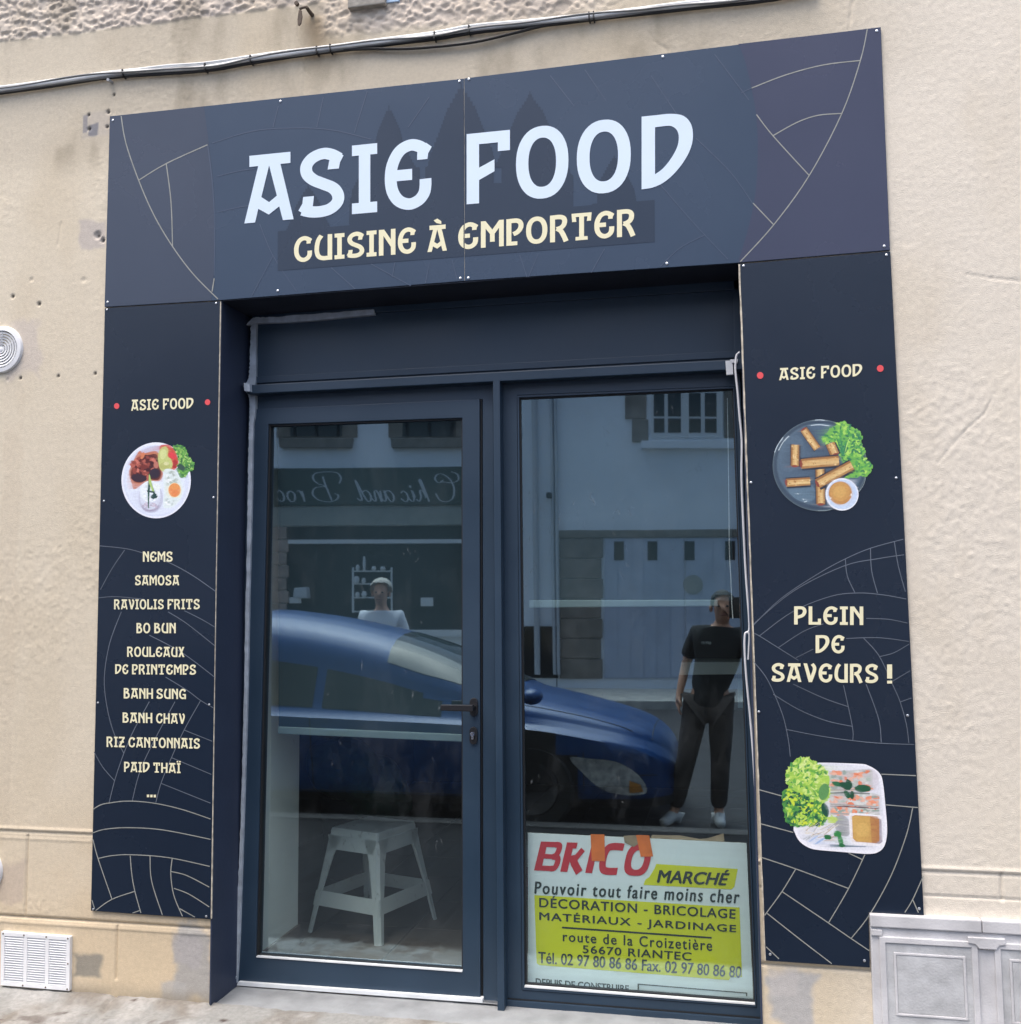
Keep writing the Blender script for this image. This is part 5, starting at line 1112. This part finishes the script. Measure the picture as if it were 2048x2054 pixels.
M['opp_dark'] = pm('dark shop interior', srgb(36,40,42), .9, var=.3, vscale=3)
M['opp_pipe'] = pm('light grey drain pipe', srgb(186,190,196), .5)
tag(MB().box((-40, YO, -.1), (40, YO+2.2, .16)).build('far_pavement', M['pave'], None, bevel=.02), kind='structure')
XJ = RF(1113, 1000, YO).x
ha = thing('shop_house', 'white house across the street with a dark green shop fascia', 'house', (-8, YO, .16))
MB().box((-17, YO-.4, 0), (XJ-.02, YO, 6.8)).build('wall', M['opp_white'], ha)
for (g0, g1) in ((583,686),(807,914)):
    wv = 875
    w_ = MB(); rpr(w_, [(g0-28,700),(g1+30,700),(g1+30,wv+2),(g0-28,wv+2)], YO+.03, YO-.02); wo = w_.build('window', M['opp_stone'], ha, bevel=.01)
    rpr(MB(), [(g0,706),(g1,706),(g1,wv),(g0,wv)], YO+.036, YO+.0).build('pane', M['opp_glass'], wo)
    for k in (.08, .5, .92): u = g0+(g1-g0)*k; rpr(MB(), [(u-3,706),(u+3,706),(u+3,wv),(u-3,wv)], YO+.05, YO+.03).build('glazing_bar', M['opp_dark'], wo)
    rpr(MB(), [(g0-24,wv+3),(g1+20,wv+3),(g1+16,wv+22),(g0-22,wv+22)], YO+.12, YO).build('sill', M['opp_stone'], wo, bevel=.01)
rpr(MB(), [(470,940),(1010,935),(1010,1012),(470,1014)], YO+.08, YO).build('fascia', M['opp_green'], ha, bevel=.008)
rpr(MB(), [(470,1016),(1010,1014),(1010,1052),(470,1055)], YO+.04, YO).build('blind_box', M['opp_grey'], ha, bevel=.008)
sf = rpr(MB(), [(575,1056),(1005,1053),(1005,1268),(575,1268)], YO+.012, YO).build('shop_window', M['opp_dark'], ha)
rpr(MB(), [(575,1082),(930,1081),(930,1089),(575,1090)], YO+.05, YO+.01).build('window_bar', M['opp_frame'], sf)
rpr(MB(), [(470,1265),(1010,1263),(1010,1276),(470,1278)], YO+.14, YO).build('sill', M['opp_frame'], sf, bevel=.006)
for k in range(9):
    v0 = 1056+k*26; ind = 4*(k % 2); rpr(MB(), [(541-ind,v0),(573+ind,v0),(573+ind,v0+24.6),(541-ind,v0+24.6)], YO+.055, YO).build('quoin', M['opp_pier'], ha, bevel=.012)
sf2 = thing('display_shelf', 'white shelf unit with crockery in the far shop window', 'shelf', RF(745, 1225, YO+.05))
for a, b in ((706,709.5),(783,786)): rpr(MB(), [(a,1138),(b,1138),(b,1230),(a,1230)], YO+.04, YO+.014).build('upright', M['opp_frame'], sf2)
for v in (1144, 1170, 1198, 1226): rpr(MB(), [(706,v),(786,v),(786,v+3),(706,v+3)], YO+.045, YO+.014).build('board', M['opp_frame'], sf2)
for u, v, ww, hh in ((718,1144,9,12),(731,1144,7,30),(716,1170,13,15),(730,1170,9,11),(718,1198,10,10),(731,1198,12,12),(750,1144,10,9),(768,1144,12,8)):
    p = RF(u, v, YO+.05); sx = ww*.0045; MB().lathe([(sx*.7, p.z), (sx, p.z+hh*.004), (sx*.6, p.z+hh*.0088), (.01, p.z+hh*.009)], (p.x, YO+.06+sx*.2, 0), 'z', 12).build('pot', M['opp_frame'], sf2, smooth=True)
for nm, lb, px in (('notice', 'white paper notice in the far shop window beside the plant', [(844,1199),(869,1199),(869,1216),(844,1216)]), ('notice', 'white paper notice in the far shop window below the till', [(579,1199),(603,1199),(603,1211),(579,1211)])):
    tag(rpr(MB(), px, YO+.03, YO+.02).build(nm, M['opp_frame'], None), lb, 'notice')
tb = rpr(MB(), [(588,1180),(613,1178),(615,1201),(586,1201)], YO+.25, YO+.05).build('till', M['opp_pipe'], None, bevel=.03); tag(tb, 'pale box shaped till in the far shop window', 'till')
# script lettering on the fascia
SCR = [[(125,45),(100,8),(58,0),(28,22),(22,70),(45,122),(88,152),(120,148),(128,122),(105,104),(84,118)], [(40,165),(4,150),(0,118),(38,104),(100,112)], [(160,0),(205,112),(216,120),(210,100),(176,25),(196,58),(212,60),(206,25),(216,3),(232,14)], [(238,24),(256,60),(244,12),(258,3),(274,20)], [(318,48),(304,60),(284,42),(278,14),(292,0),(318,18)],
 [(408,48),(388,62),(362,40),(358,10),(372,0),(396,30),(410,60),(400,15),(410,2),(428,20)], [(432,60),(424,0),(446,52),(460,60),(464,46),(456,10),(464,2),(482,20)], [(534,48),(512,62),(488,40),(484,10),(498,0),(522,30),(570,118),(536,22),(540,4),(560,18)],
 [(700,5),(735,90),(752,140)], [(660,100),(650,130),(672,160),(730,166),(790,158),(806,132),(782,102),(736,84),(790,78),(808,44),(776,10),(712,-2),(672,12),(664,34),(684,44)], [(262,84),(266,88),(270,84),(266,80),(262,84)], [(852,0),(868,58),(858,22),(880,58),(896,56)], [(930,58),(908,40),(908,8),(926,0),(946,22),(944,50),(930,58),(952,44)], [(1006,48),(992,60),(972,42),(966,14),(980,0),(1008,18)]]
LS = []
for s_ in SCR:
    c_ = crom(s_, 6); wd = []
    for i in range(len(c_)):
        a, b = c_[max(i-1, 0)], c_[min(i+1, len(c_)-1)]; dy = b[1]-a[1]; L = math.hypot(b[0]-a[0], dy)+1e-6; wd.append(3.6 + 7.0*max(0, dy/L if dy > 0 else -dy/L)**2)
    LS += strip(c_, wd)
flat_sheet('lettering', LS, lambda x, y: RF(420+.3623*(1378-x), 540+.3623*(1286-y), YO+.0815), ha, M['opp_pipe'])
# house with double doors
hb = thing('garage_house', 'white house across the street with pale double doors and a four pane window', 'house', (1, YO, .16))
MB().box((XJ, YO-.4, 0), (12, YO, 6.6)).build('wall', M['opp_white'], hb)
for u, r, nm in ((1074,.055,'drain_pipe'),(1108,.03,'drain_pipe'),(1116,.03,'drain_pipe')):
    p = RF(u, 1000, YO+.08); MB().tube([(p.x, YO+.08, .4), (p.x, YO+.08, 6.6)], r, 10).build(nm, M['opp_pipe'], hb, smooth=True)
wo = rpr(MB(), [(1306,640),(1450,640),(1450,878),(1306,878)], YO+.05, YO).build('window', M['opp_frame'], hb, bevel=.008)
for a, b in ((1311,1332),(1339,1365),(1381,1405),(1413,1437)):
    for c_, d in ((640,785),(789,836),(840,868)): rpr(MB(), [(a,c_),(b,c_),(b,d),(a,d)], YO+.056, YO+.0).build('pane', M['opp_glass'], wo)
rpr(MB(), [(1286,884),(1475,884),(1475,899),(1286,899)], YO+.12, YO).build('sill', M['opp_white'], wo, bevel=.01)
for k, (a, b, c_, d) in enumerate(((1250,1296,640,790),(1254,1296,791,841),(1268,1300,842,887),(1452,1500,640,760),(1452,1486,761,878))): rpr(MB(), [(a,c_),(b,c_),(b,d),(a,d)], YO+.035, YO).build('quoin', M['opp_stone'], hb, bevel=.01)
rpr(MB(), [(1121,1063),(1600,1061),(1600,1076),(1121,1078)], YO+.06, YO).build('lintel', M['opp_stone'], hb, bevel=.008)
for k in range(7):
    v0 = 1079+k*40.5; rpr(MB(), [(1122,v0),(1208-3*(k % 2),v0),(1208-3*(k % 2),v0+39),(1122,v0+39)], YO+.05, YO).build('pier_stone', M['opp_stone'], hb, bevel=.015)
for u0, u1 in ((1212,1374),(1376,1540)):
    dd = rpr(MB(), [(u0,1078),(u1,1078),(u1,1361),(u0,1361)], YO+.03, YO).build('door', M['opp_door'], hb, bevel=.006)
    n = 6
    for k in range(n):
        a = u0+2+(u1-u0-4)*k/n; b = u0+(u1-u0-4)*(k+1)/n; rpr(MB(), [(a,1080),(b,1080),(b,1359),(a,1359)], YO+.038, YO+.028).build('board', M['opp_door'], dd)
for u0 in (1231, 1299, 1374, 1454): rpr(MB(), [(u0,1085),(u0+20,1085),(u0+20,1123),(u0,1123)], YO+.046, YO+.03).build('door_light', M['opp_glass'], hb)
tag(MB().lathe([(.17, 0), (.17, .012)], RF(1391, 1172, YO+.04), 'y', 32).build('round_plate', M['opp_grey'], None, smooth=True), 'round grey plate fixed to the pale double doors', 'plate')
rpr(MB(), [(1048,1256),(1119,1256),(1119,1360),(1048,1360)], YO+.03, YO).build('low_door', M['opp_glass'], hb)
tag(rpr(MB(), [(1095,988),(1105,988),(1105,999),(1095,999)], YO+.22, YO+.06).build('wall_lamp', M['opp_dark'], None, bevel=.02), 'small black lamp beside the drain pipes', 'lamp')

# ------------------------------------------------------------------ blue car parked beside the photographer
NX, NYc = -.46, -4.32            # nose, centre line
GZ_ = ROAD_Z-.006
M['car'] = pm('metallic blue car paint', srgb(4,62,120), .36, .1, coat=.35, var=.04)
M['car_glass'] = pm('tinted car glass', (.02,.03,.035), .05, spec=.6)
M['grey_rim'] = pm('dark alloy', (.09,.09,.10), .35, .6); M['tyre'] = pm('tyre rubber', (.02,.02,.021), .85); M['trim'] = pm('black car trim', (.018,.018,.02), .5); M['lens'] = pm('headlamp lens', (.72,.76,.80), .12, .55, coat=1, var=.45, vscale=22)
car = thing('parked_car', 'blue hatchback parked beside the pavement opposite the shop door', 'car', (NX-2, NYc, GZ_))
def interp(t, P): return float(np.interp(t, [p[0] for p in P], [p[1] for p in P]))
def sm(P, n=8):
    Q_ = crom(P, n); return Q_
TOP = sm([(0,.50),(.05,.62),(.22,.74),(.6,.86),(1.0,.95),(1.2,1.0),(1.6,1.22),(2.0,1.37),(2.45,1.49),(3.0,1.59),(3.5,1.63),(3.9,1.51),(4.15,1.12),(4.22,.8),(4.26,.5)])
BELT = sm([(0,.46),(.22,.60),(.6,.69),(1.1,.76),(2,.80),(3,.83),(4.26,.86)])
HW = sm([(0,.38),(.05,.56),(.15,.70),(.35,.80),(.7,.855),(1.2,.875),(2,.88),(3.4,.87),(3.9,.82),(4.15,.74),(4.26,.60)])
RW = sm([(0,.30),(.3,.62),(1.0,.74),(1.3,.76),(1.7,.73),(2.2,.69),(2.8,.66),(3.5,.64),(3.9,.60),(4.26,.5)])
stn = list(np.linspace(0, .3, 9)) + list(np.linspace(.36, 4.0, 46)) + list(np.linspace(4.05, 4.26, 6))
def prof(s):
    w_, t, b, r = interp(s, HW), interp(s, TOP), min(interp(s, BELT), interp(s, TOP)-.02), min(interp(s, RW), interp(s, HW)*.97)
    P = [(w_*.90,.17),(w_*.965,.24),(w_*.99,.34),(w_*.985,.46 if b > .5 else b*.9),(w_,min(.56, b*.95)),(w_*.985,b-.02),(w_*.955,b)]
    g = .30*min(1, (t-b)/.55)
    P += [(w_*.93*(1-k)+r*k, b+(t-g*1.1-b)*k) for k in (.12,.3,.5,.7,.88)]
    P += [(r, t-g), (r*.95, t-g*.72), (r*.82, t-g*.40), (r*.62, t-g*.16), (r*.32, t-g*.04), (0, t)]
    return P
rows = [prof(s) for s in stn]; m_ = len(rows[0])
V = []; F = []
for s, P in zip(stn, rows):
    full = [(y, z) for y, z in P] + [(-y, z) for y, z in P[-2::-1]]
    for y, z in full: V.append(Vector((NX-s, NYc+y, GZ_+z)))
nf = 2*m_-1
for i in range(len(stn)-1):
    for j in range(nf-1): F.append((i*nf+j, (i+1)*nf+j, (i+1)*nf+j+1, i*nf+j+1))
F.append(tuple(range(nf))); F.append(tuple(range((len(stn)-1)*nf, len(stn)*nf)))
body = MB(); body.V = V; body.F = F; bo = body.build('body', M['car'], car, smooth=True)
def patch_obj(name, cond, mat, off=.005):
    me = bo.data; keepf = []
    VV = [v.co.copy() for v in me.vertices]; N_ = [v.normal.copy() for v in me.vertices]
    FF = [tuple(p.vertices) for p in me.polygons if len(p.vertices) == 4 and cond(p.center)]
    used = sorted({i for f in FF for i in f}); mp_ = {k: i for i, k in enumerate(used)}
    o = from_py(name, [VV[i]+N_[i]*off for i in used], [tuple(mp_[i] for i in f) for f in FF], None, mat, True)
    o.parent = car; o.matrix_parent_inverse = Matrix.Translation(-car.location); return o
S = lambda c: NX-c.x
Zc = lambda c: c.z-GZ_
for sg in (1, -1):
    patch_obj('side_window', lambda c: (c.y-NYc)*sg > .5 and 1.72 < S(c) < 2.72 and interp(S(c), BELT)+.03 < Zc(c) < interp(S(c), TOP)-.37, M['car_glass'])
    patch_obj('side_window', lambda c: (c.y-NYc)*sg > .5 and 2.80 < S(c) < 3.6 and interp(S(c), BELT)+.03 < Zc(c) < interp(S(c), TOP)-.37, M['car_glass'])
patch_obj('windscreen', lambda c: abs(c.y-NYc) < interp(S(c), RW)*.93 and 1.28 < S(c) < 2.25 and Zc(c) > interp(S(c), TOP)-.24, M['car_glass'])
patch_obj('rear_window', lambda c: abs(c.y-NYc) < .55 and 3.72 < S(c) < 4.05 and Zc(c) > interp(S(c), TOP)-.2, M['car_glass'])
patch_obj('sill_trim', lambda c: Zc(c) < .24, M['trim'], .004)
patch_obj('grille', lambda c: S(c) < .05 and abs(c.y-NYc) < .42 and .24 < Zc(c) < .42, M['trim'], .006)
from mathutils.bvhtree import BVHTree
bm = bmesh.new(); bm.from_mesh(bo.data); bvh = BVHTree.FromBMesh(bm)
VC = Vector((0, 2*YG+CAM_D, CAM_H))
def on_car(u, v, off=.008):
    d = (RF(u, v, -3.5)-VC).normalized(); h_ = bvh.ray_cast(VC, d)
    return None if h_[0] is None else h_[0] + h_[1]*(off if h_[1].dot(d) < 0 else -off)
def decal(name, px, mat, n=10, off=.008):
    us = [p[0] for p in px]; vs = [p[1] for p in px]; P = []; g = []
    polys = [px]; st_ = max(us)-min(us)
    for i in range(n):
        for j in range(n):
            a = [(min(us)+st_*(i+di)/n, min(vs)+(max(vs)-min(vs))*(j+dj)/n) for di, dj in ((0,0),(1,0),(1,1),(0,1))]
            polys.append(a)
    vc = [Vector(p) for q in polys for p in q]; fc = []; k = 0
    for q in polys: fc.append(list(range(k, k+len(q)))); k += len(q)
    ov, _, of, _, _, src = delaunay_2d_cdt(vc, [], fc, 0, 1e-4)
    P = [on_car(p.x, p.y, off) for p in ov]; FF = [tuple(f) for f, s in zip(of, src) if 0 in s and all(P[i] is not None for i in f)]
    P = [p if p is not None else Vector((NX, NYc, .5)) for p in P]
    if FF: o = from_py(name, P, FF, None, mat, True); o.parent = car; o.matrix_parent_inverse = Matrix.Translation(-car.location)
decal('headlight', crom([(1143,1520),(1185,1522),(1235,1528),(1275,1550),(1296,1578),(1290,1592),(1250,1594),(1205,1582),(1170,1552)], 4, True), M['lens'])
decal('indicator', [(1262,1566),(1284,1574),(1290,1588),(1262,1590)], pm('amber lens', (.6,.25,.05), .2), 6, .012)
for sg in (1, -1):
    for s in (1.02, 3.45):
        c = Vector((NX-s, NYc+sg*.785, GZ_+.31)); 
        wh = MB().lathe([(.20,-.09*sg),(.29,-.10*sg),(.315,-.06*sg),(.315,.06*sg),(.29,.095*sg),(.20,.09*sg)], c, 'y', 36, cap=False).build('wheel', M['tyre'], car, smooth=True)
        MB().lathe([(.205,.07*sg),(.19,.082*sg),(.06,.06*sg),(.005,.065*sg)], c, 'y', 36).build('rim', M['grey_rim'], wh, smooth=True)
        patch_obj('wheel_arch', lambda q_: (q_.y-NYc)*sg > .4 and math.hypot(q_.x-c.x, q_.z-c.z) < .37, M['trim'], .006)
mp0 = RF(1066, 1397, NYc+.95)
bmm = bmesh.new(); bmesh.ops.create_uvsphere(bmm, u_segments=18, v_segments=12, radius=1)
for v in bmm.verts: v.co = Vector((v.co.x*.085 + mp0.x, v.co.y*.11 + NYc+.95, v.co.z*.062 + mp0.z)) 
me = bpy.data.meshes.new('door_mirror'); bmm.to_mesh(me); bmm.free(); o = link('door_mirror', me, car, M['car'], True); rel(o)
def car_line(pts, down=False, r=.0045):
    P = []
    for s_, a in pts:
        h_ = bvh.ray_cast(Vector((NX-s_, NYc+a, 3)), Vector((0,0,-1))) if down else bvh.ray_cast(Vector((NX-s_, NYc+3, GZ_+a)), Vector((0,-1,0)))
        if h_[0] is not None: P.append(h_[0])
    if len(P) > 2: o_ = MB().tube(P, r, 6).build('panel_gap', M['trim'], None); o_.parent = car; o_.matrix_parent_inverse = Matrix.Translation(-car.location)
def ln(a, b, n=14): return [(a[0]+(b[0]-a[0])*k/n, a[1]+(b[1]-a[1])*k/n) for k in range(n+1)]
car_line(ln((1.52,.26),(1.46,.74))); car_line(ln((2.74,.26),(2.78,.80))); car_line(ln((3.62,.45),(3.55,.80))); car_line(ln((1.5,.25),(3.0,.25)))
car_line(ln((.30,.60),(1.22,.70)), True); car_line(ln((.16,.52),(.16,-.52)), True); car_line(ln((.12,.40),(.62,.44)))
car_line(ln((.64,.30),(.64,.58)))
for s_ in (2.55, 3.45):
    h_ = bvh.ray_cast(Vector((NX-s_, NYc+3, GZ_+.71)), Vector((0,-1,0)))[0]; o_ = MB().box((h_.x-.09, h_.y-.01, h_.z-.014), (h_.x+.09, h_.y+.028, h_.z+.014)).build('door_handle', M['car'], None, bevel=.008); o_.parent = car; o_.matrix_parent_inverse = Matrix.Translation(-car.location)

# ------------------------------------------------------------------ people in the street
def skin(name, pts, edges, radii, mat, parent, root=0, sub=2):
    me = bpy.data.meshes.new(name); me.from_pydata([tuple(p) for p in pts], edges, []); me.update()
    o = link(name, me, parent, mat); rel(o)
    md = o.modifiers.new('skin', 'SKIN'); md.use_smooth_shade = True
    if not me.skin_vertices: 
        bm_ = bmesh.new(); bm_.from_mesh(me); bm_.verts.layers.skin.verify(); bm_.to_mesh(me); bm_.free()
    sv = me.skin_vertices[0].data
    for i, r in enumerate(radii): sv[i].radius = (r, r) if not hasattr(r, '__len__') else r; sv[i].use_root = (i == root)
    ms = o.modifiers.new('subdivision', 'SUBSURF'); ms.levels = sub; ms.render_levels = sub
    return o
class Sk:
    def __init__(s): s.p = []; s.e = []; s.r = []
    def v(s, p, r, frm=None):
        s.p.append(Vector(p)); s.r.append(r)
        if frm is not None: s.e.append((frm, len(s.p)-1))
        return len(s.p)-1
    def chain(s, frm, items):
        for p, r in items: frm = s.v(p, r, frm)
        return frm
M['skin'] = pm('skin', srgb(204,156,132), .55, var=.06, vscale=12)
M['shirt_black'] = pm('black polo cotton', (.018,.02,.022), .9, var=.2, vscale=8, bump=.3, bscale=30)
M['trouser'] = pm('grey brown trousers', srgb(70,64,62), .9, var=.12, vscale=8, bump=.4, bscale=18)
M['shoe'] = pm('white trainers', srgb(206,208,210), .6, var=.08, vscale=20)
M['hair_dark'] = pm('dark hair', (.02,.016,.013), .7, bump=.5, bscale=90); M['hair_grey'] = pm('white grey hair', srgb(196,190,180), .8, bump=.6, bscale=90)
M['shirt_white'] = pm('white t-shirt cotton', srgb(224,228,236), .9, var=.04, bump=.3, bscale=25); M['jean'] = pm('blue jeans', srgb(60,72,98), .9, var=.15, vscale=10)
def hand(sk, wrist, dirv, side, curl=.5, sc=1.0):
    """palm and five bent fingers; dirv along the hand, side across it towards the thumb"""
    d = Vector(dirv).normalized(); sd = Vector(side).normalized(); nrm = d.cross(sd)
    w_ = sk.p[wrist]; palm = sk.v(w_+d*.045*sc, .026*sc, wrist); kn = sk.v(w_+d*.082*sc, .024*sc, palm)
    for k, (o_, L) in enumerate(((.030,.066),(.010,.076),(-.011,.070),(-.030,.055))):
        b = sk.v(w_+d*.096*sc+sd*o_*sc, .0098*sc, kn); c = sk.v(sk.p[b]+(d*(1-.5*curl)+nrm*curl*.6)*L*.45*sc, .0088*sc, b)
        e = sk.v(sk.p[c]+(d*(1-1.1*curl)+nrm*curl*1.1)*L*.32*sc, .0080*sc, c); sk.v(sk.p[e]+(d*(1-1.5*curl)+nrm*curl*1.3)*L*.25*sc, .0070*sc, e)
    t = sk.v(w_+d*.035*sc+sd*.034*sc, .0125*sc, palm); t2 = sk.v(sk.p[t]+(d*.6+sd*.55+nrm*.25)*.038*sc, .0105*sc, t); sk.v(sk.p[t2]+(d*.85+sd*.1+nrm*.35)*.032*sc, .0090*sc, t2)
def person(name, label, J, cols, hair, hs_=1.0):
    """J: joints in world space; body grown as one surface, clothing as thicker shells over it"""
    gz = J['floor']; r = thing(name, label, 'person', (J['pelvis'].x, J['pelvis'].y, gz))
    s = Sk(); pv = s.v(J['pelvis'], .125); sp = s.v(J['waist'], .115, pv); chs = s.v(J['chest'], .135, sp); nb = s.v(J['neckb'], .070, chs); nk = s.v(J['neck'], .052, nb)
    hd = J['head']; fw = J['face']; h1 = s.v(hd+Vector((0,0,-.075))+fw*.012, .066, nk); h2 = s.v(hd+fw*.005, (.078,.096), h1); h3 = s.v(hd+Vector((0,0,.07))-fw*.008, (.076,.092), h2); s.v(hd+Vector((0,0,.112))-fw*.012, .050, h3)
    s.v(hd+fw*.108+Vector((0,0,-.016)), .012, h2)
    for k in ('L', 'R'):
        sh_ = s.v(J['sh'+k], .058, chs); el = s.chain(sh_, [((J['sh'+k]+J['el'+k])/2, .046), (J['el'+k], .038)]); wr = s.chain(el, [((J['el'+k]+J['wr'+k])/2, .036), (J['wr'+k], .026)])
        hand(s, wr, J['hd'+k], J['hs'+k], J.get('cu'+k, .45))
        hp_ = s.v(J['hip'+k], .088, pv); kn = s.chain(hp_, [((J['hip'+k]+J['kn'+k])/2, .076), (J['kn'+k], .056)]); an = s.chain(kn, [((J['kn'+k]*.6+J['an'+k]*.4), .056), (J['an'+k], .038)])
        s.chain(an, [(J['an'+k]+J['toe'+k]*.10+Vector((0,0,-.05)), .036), (J['an'+k]+J['toe'+k]*.19+Vector((0,0,-.06)), .028)])
    skin('body', s.p, s.e, s.r, M['skin'], r)
    t = Sk(); a0 = t.v(J['pelvis']+Vector((0,0,-.13)), .168); a = t.v(J['pelvis']+Vector((0,0,.05)), .158, a0); b = t.v(J['waist'], .156, a); c = t.v(J['chest']+Vector((0,0,-.03)), (.168,.140), b); t.v(J['neckb']+Vector((0,0,-.015)), .080, c)
    for k in ('L', 'R'): t.v(J['hip'+k]+Vector((0,0,.0)), .132, a0)
    for k in ('L', 'R'): t.chain(t.v(J['sh'+k]+Vector((0,0,.0)), .078, c), [(J['sh'+k]*.5+J['el'+k]*.5, .070), (J['sh'+k]*.22+J['el'+k]*.78, .072)])
    skin('shirt', t.p, t.e, t.r, cols[0], r)
    t = Sk(); a = t.v(J['pelvis']+Vector((0,0,.0)), .146)
    for k in ('L', 'R'): t.chain(a, [(J['hip'+k], .112), (J['hip'+k]*.5+J['kn'+k]*.5, .100), (J['kn'+k], .080), (J['kn'+k]*.5+J['an'+k]*.5, .074), (J['an'+k]+Vector((0,0,.02)), .066)])
    skin('trousers', t.p, t.e, t.r, cols[1], r)
    for k in ('L', 'R'):
        f = Sk(); an = J['an'+k]; td = J['toe'+k]; q0 = f.v(an+Vector((0,0,-.015)), .050); q1 = f.v(an+Vector((0,0,-.050))-td*.03, .046, q0); q2 = f.v(an+td*.09+Vector((0,0,-.052)), .046, q0); f.v(an+td*.20+Vector((0,0,-.062)), .034, q2)
        skin('shoe', f.p, f.e, f.r, cols[2], r)
    # hair cap, eyes, brows, mouth
    bmh = bmesh.new(); bmesh.ops.create_icosphere(bmh, subdivisions=4, radius=1); up = Vector((0,0,1)); rt = fw.cross(up); rr = random.Random(3)
    dele = []
    for v in bmh.verts:
        d = v.co.copy(); fr = d.y; cut_ = -.10 + (.62 if fr > .15 else .0)*min(1, (fr-.15)*2) if fr > .15 else -.35
        v.co = hd + Vector((0,0,.035)) - fw*.006 + rt*d.x*.092*hs_ + fw*d.y*.112*(.5+.5*hs_) + up*d.z*.098*hs_ + (rt*d.x+fw*d.y+up*d.z)*rr.uniform(-.003,.004)
        if d.z < cut_: dele.append(v)
    bmesh.ops.delete(bmh, geom=dele, context='VERTS'); me_ = bpy.data.meshes.new('hair'); bmh.to_mesh(me_); bmh.free(); rel(link('hair', me_, r, hair, True))
    for sg in (-1, 1):
        e = hd + fw*.088 + rt*.032*sg + up*.008; MB().lathe([(.001,-.009),(.009,-.004),(.011,0),(.009,.004),(.001,.009)], e, 'z', 12).build('eye', M['trim'], r, smooth=True)
        e = hd + rt*.088*sg + up*-.01; MB().lathe([(.002,-.03),(.012,-.016),(.014,.006),(.010,.024),(.002,.03)], e, 'z', 10).build('ear', M['skin'], r, smooth=True)
    mo = hd + fw*.090 + up*-.062; MB().tube([mo-rt*.024, mo+fw*.004, mo+rt*.024], .0045, 6).build('mouth', pm('lips', srgb(150,88,80), .5), r, smooth=True)
    return r
def Vv(*a): return Vector(a)
Yp = -3.98; z0 = .03
J = dict(floor=z0, pelvis=Vv(-.20,Yp,.97), waist=Vv(-.165,Yp,1.12), chest=Vv(-.11,Yp,1.38), neckb=Vv(-.085,Yp,1.50), neck=Vv(-.08,Yp+.01,1.56), head=Vv(-.075,Yp+.03,1.655), face=Vv(0.05,1,.02).normalized(),
  shL=Vv(-.285,Yp-.01,1.455), elL=Vv(-.37,Yp-.04,1.20), wrL=Vv(-.42,Yp+.04,.985), hdL=Vv(-.05,.15,-1), hsL=Vv(.1,1,.1), cuL=.35,
  shR=Vv(.085,Yp,1.45), elR=Vv(.20,Yp+.13,1.30), wrR=Vv(.10,Yp+.27,1.555), hdR=Vv(-.35,.28,.9), hsR=Vv(-.8,.2,-.2), cuR=.55,
  hipL=Vv(-.295,Yp,.90), knL=Vv(-.37,Yp+.06,.52), anL=Vv(-.475,Yp+.02,.115), toeL=Vv(-.45,.85,0).normalized(), hipR=Vv(-.105,Yp,.90), knR=Vv(-.12,Yp+.05,.52), anR=Vv(-.145,Yp+.0,.115), toeR=Vv(.10,1,0).normalized())
ph = person('person', 'person in a black polo and grey trousers holding up a phone beside the car', J, (M['shirt_black'], M['trouser'], M['shoe']), M['hair_dark'])
# the raised phone
phn = thing('phone', 'dark phone held up in the raised hand of the person in black', 'phone', (.012, -3.616, 1.66))
MB().box((-.026, -3.622, 1.575), (.050, -3.612, 1.730)).build('case', M['black_metal'], phn, bevel=.004)
MB().box((-.022, -3.6228, 1.580), (.046, -3.6222, 1.725)).build('screen', M['car_glass'], phn)
# embroidered mark on the polo
M['thread'] = pm('pale thread', srgb(190,196,196), .8)
lgp = [Vv(-.215+.005*i, Yp+.152, 1.385) for i in range(5)]
text_obj('chest_mark', 'emn', lambda s_, t_: Vv(-.165-.07*s_, Yp+.158-.02*s_, 1.375+.022*t_), ph, M['thread'])
Ym = -5.75; xm_ = -3.46; z0 = .03
J2 = dict(floor=z0, pelvis=Vv(xm_,Ym,1.03), waist=Vv(xm_,Ym,1.20), chest=Vv(xm_,Ym,1.46), neckb=Vv(xm_,Ym,1.60), neck=Vv(xm_,Ym+.01,1.66), head=Vv(xm_+.005,Ym+.03,1.775), face=Vv(.1,1,0).normalized(),
  shL=Vv(xm_-.19,Ym,1.545), elL=Vv(xm_-.25,Ym-.04,1.27), wrL=Vv(xm_-.25,Ym+.05,1.03), hdL=Vv(0,.15,-1), hsL=Vv(.1,1,.1), shR=Vv(xm_+.19,Ym,1.545), elR=Vv(xm_+.25,Ym-.04,1.27), wrR=Vv(xm_+.25,Ym+.05,1.03), hdR=Vv(0,.15,-1), hsR=Vv(-.1,1,.1),
  hipL=Vv(xm_-.10,Ym,.95), knL=Vv(xm_-.12,Ym+.04,.55), anL=Vv(xm_-.12,Ym,.115), toeL=Vv(-.15,1,0).normalized(), hipR=Vv(xm_+.10,Ym,.95), knR=Vv(xm_+.12,Ym+.04,.55), anR=Vv(xm_+.12,Ym,.115), toeR=Vv(.15,1,0).normalized())
for k_ in ('waist','chest','neckb','neck','head','shL','shR','elL','elR'): J2[k_] = J2[k_] + Vector((0,0,.03))
person('person', 'white haired person in a white t-shirt standing behind the blue car', J2, (M['shirt_white'], M['jean'], M['shoe']), M['hair_grey'], 1.25)
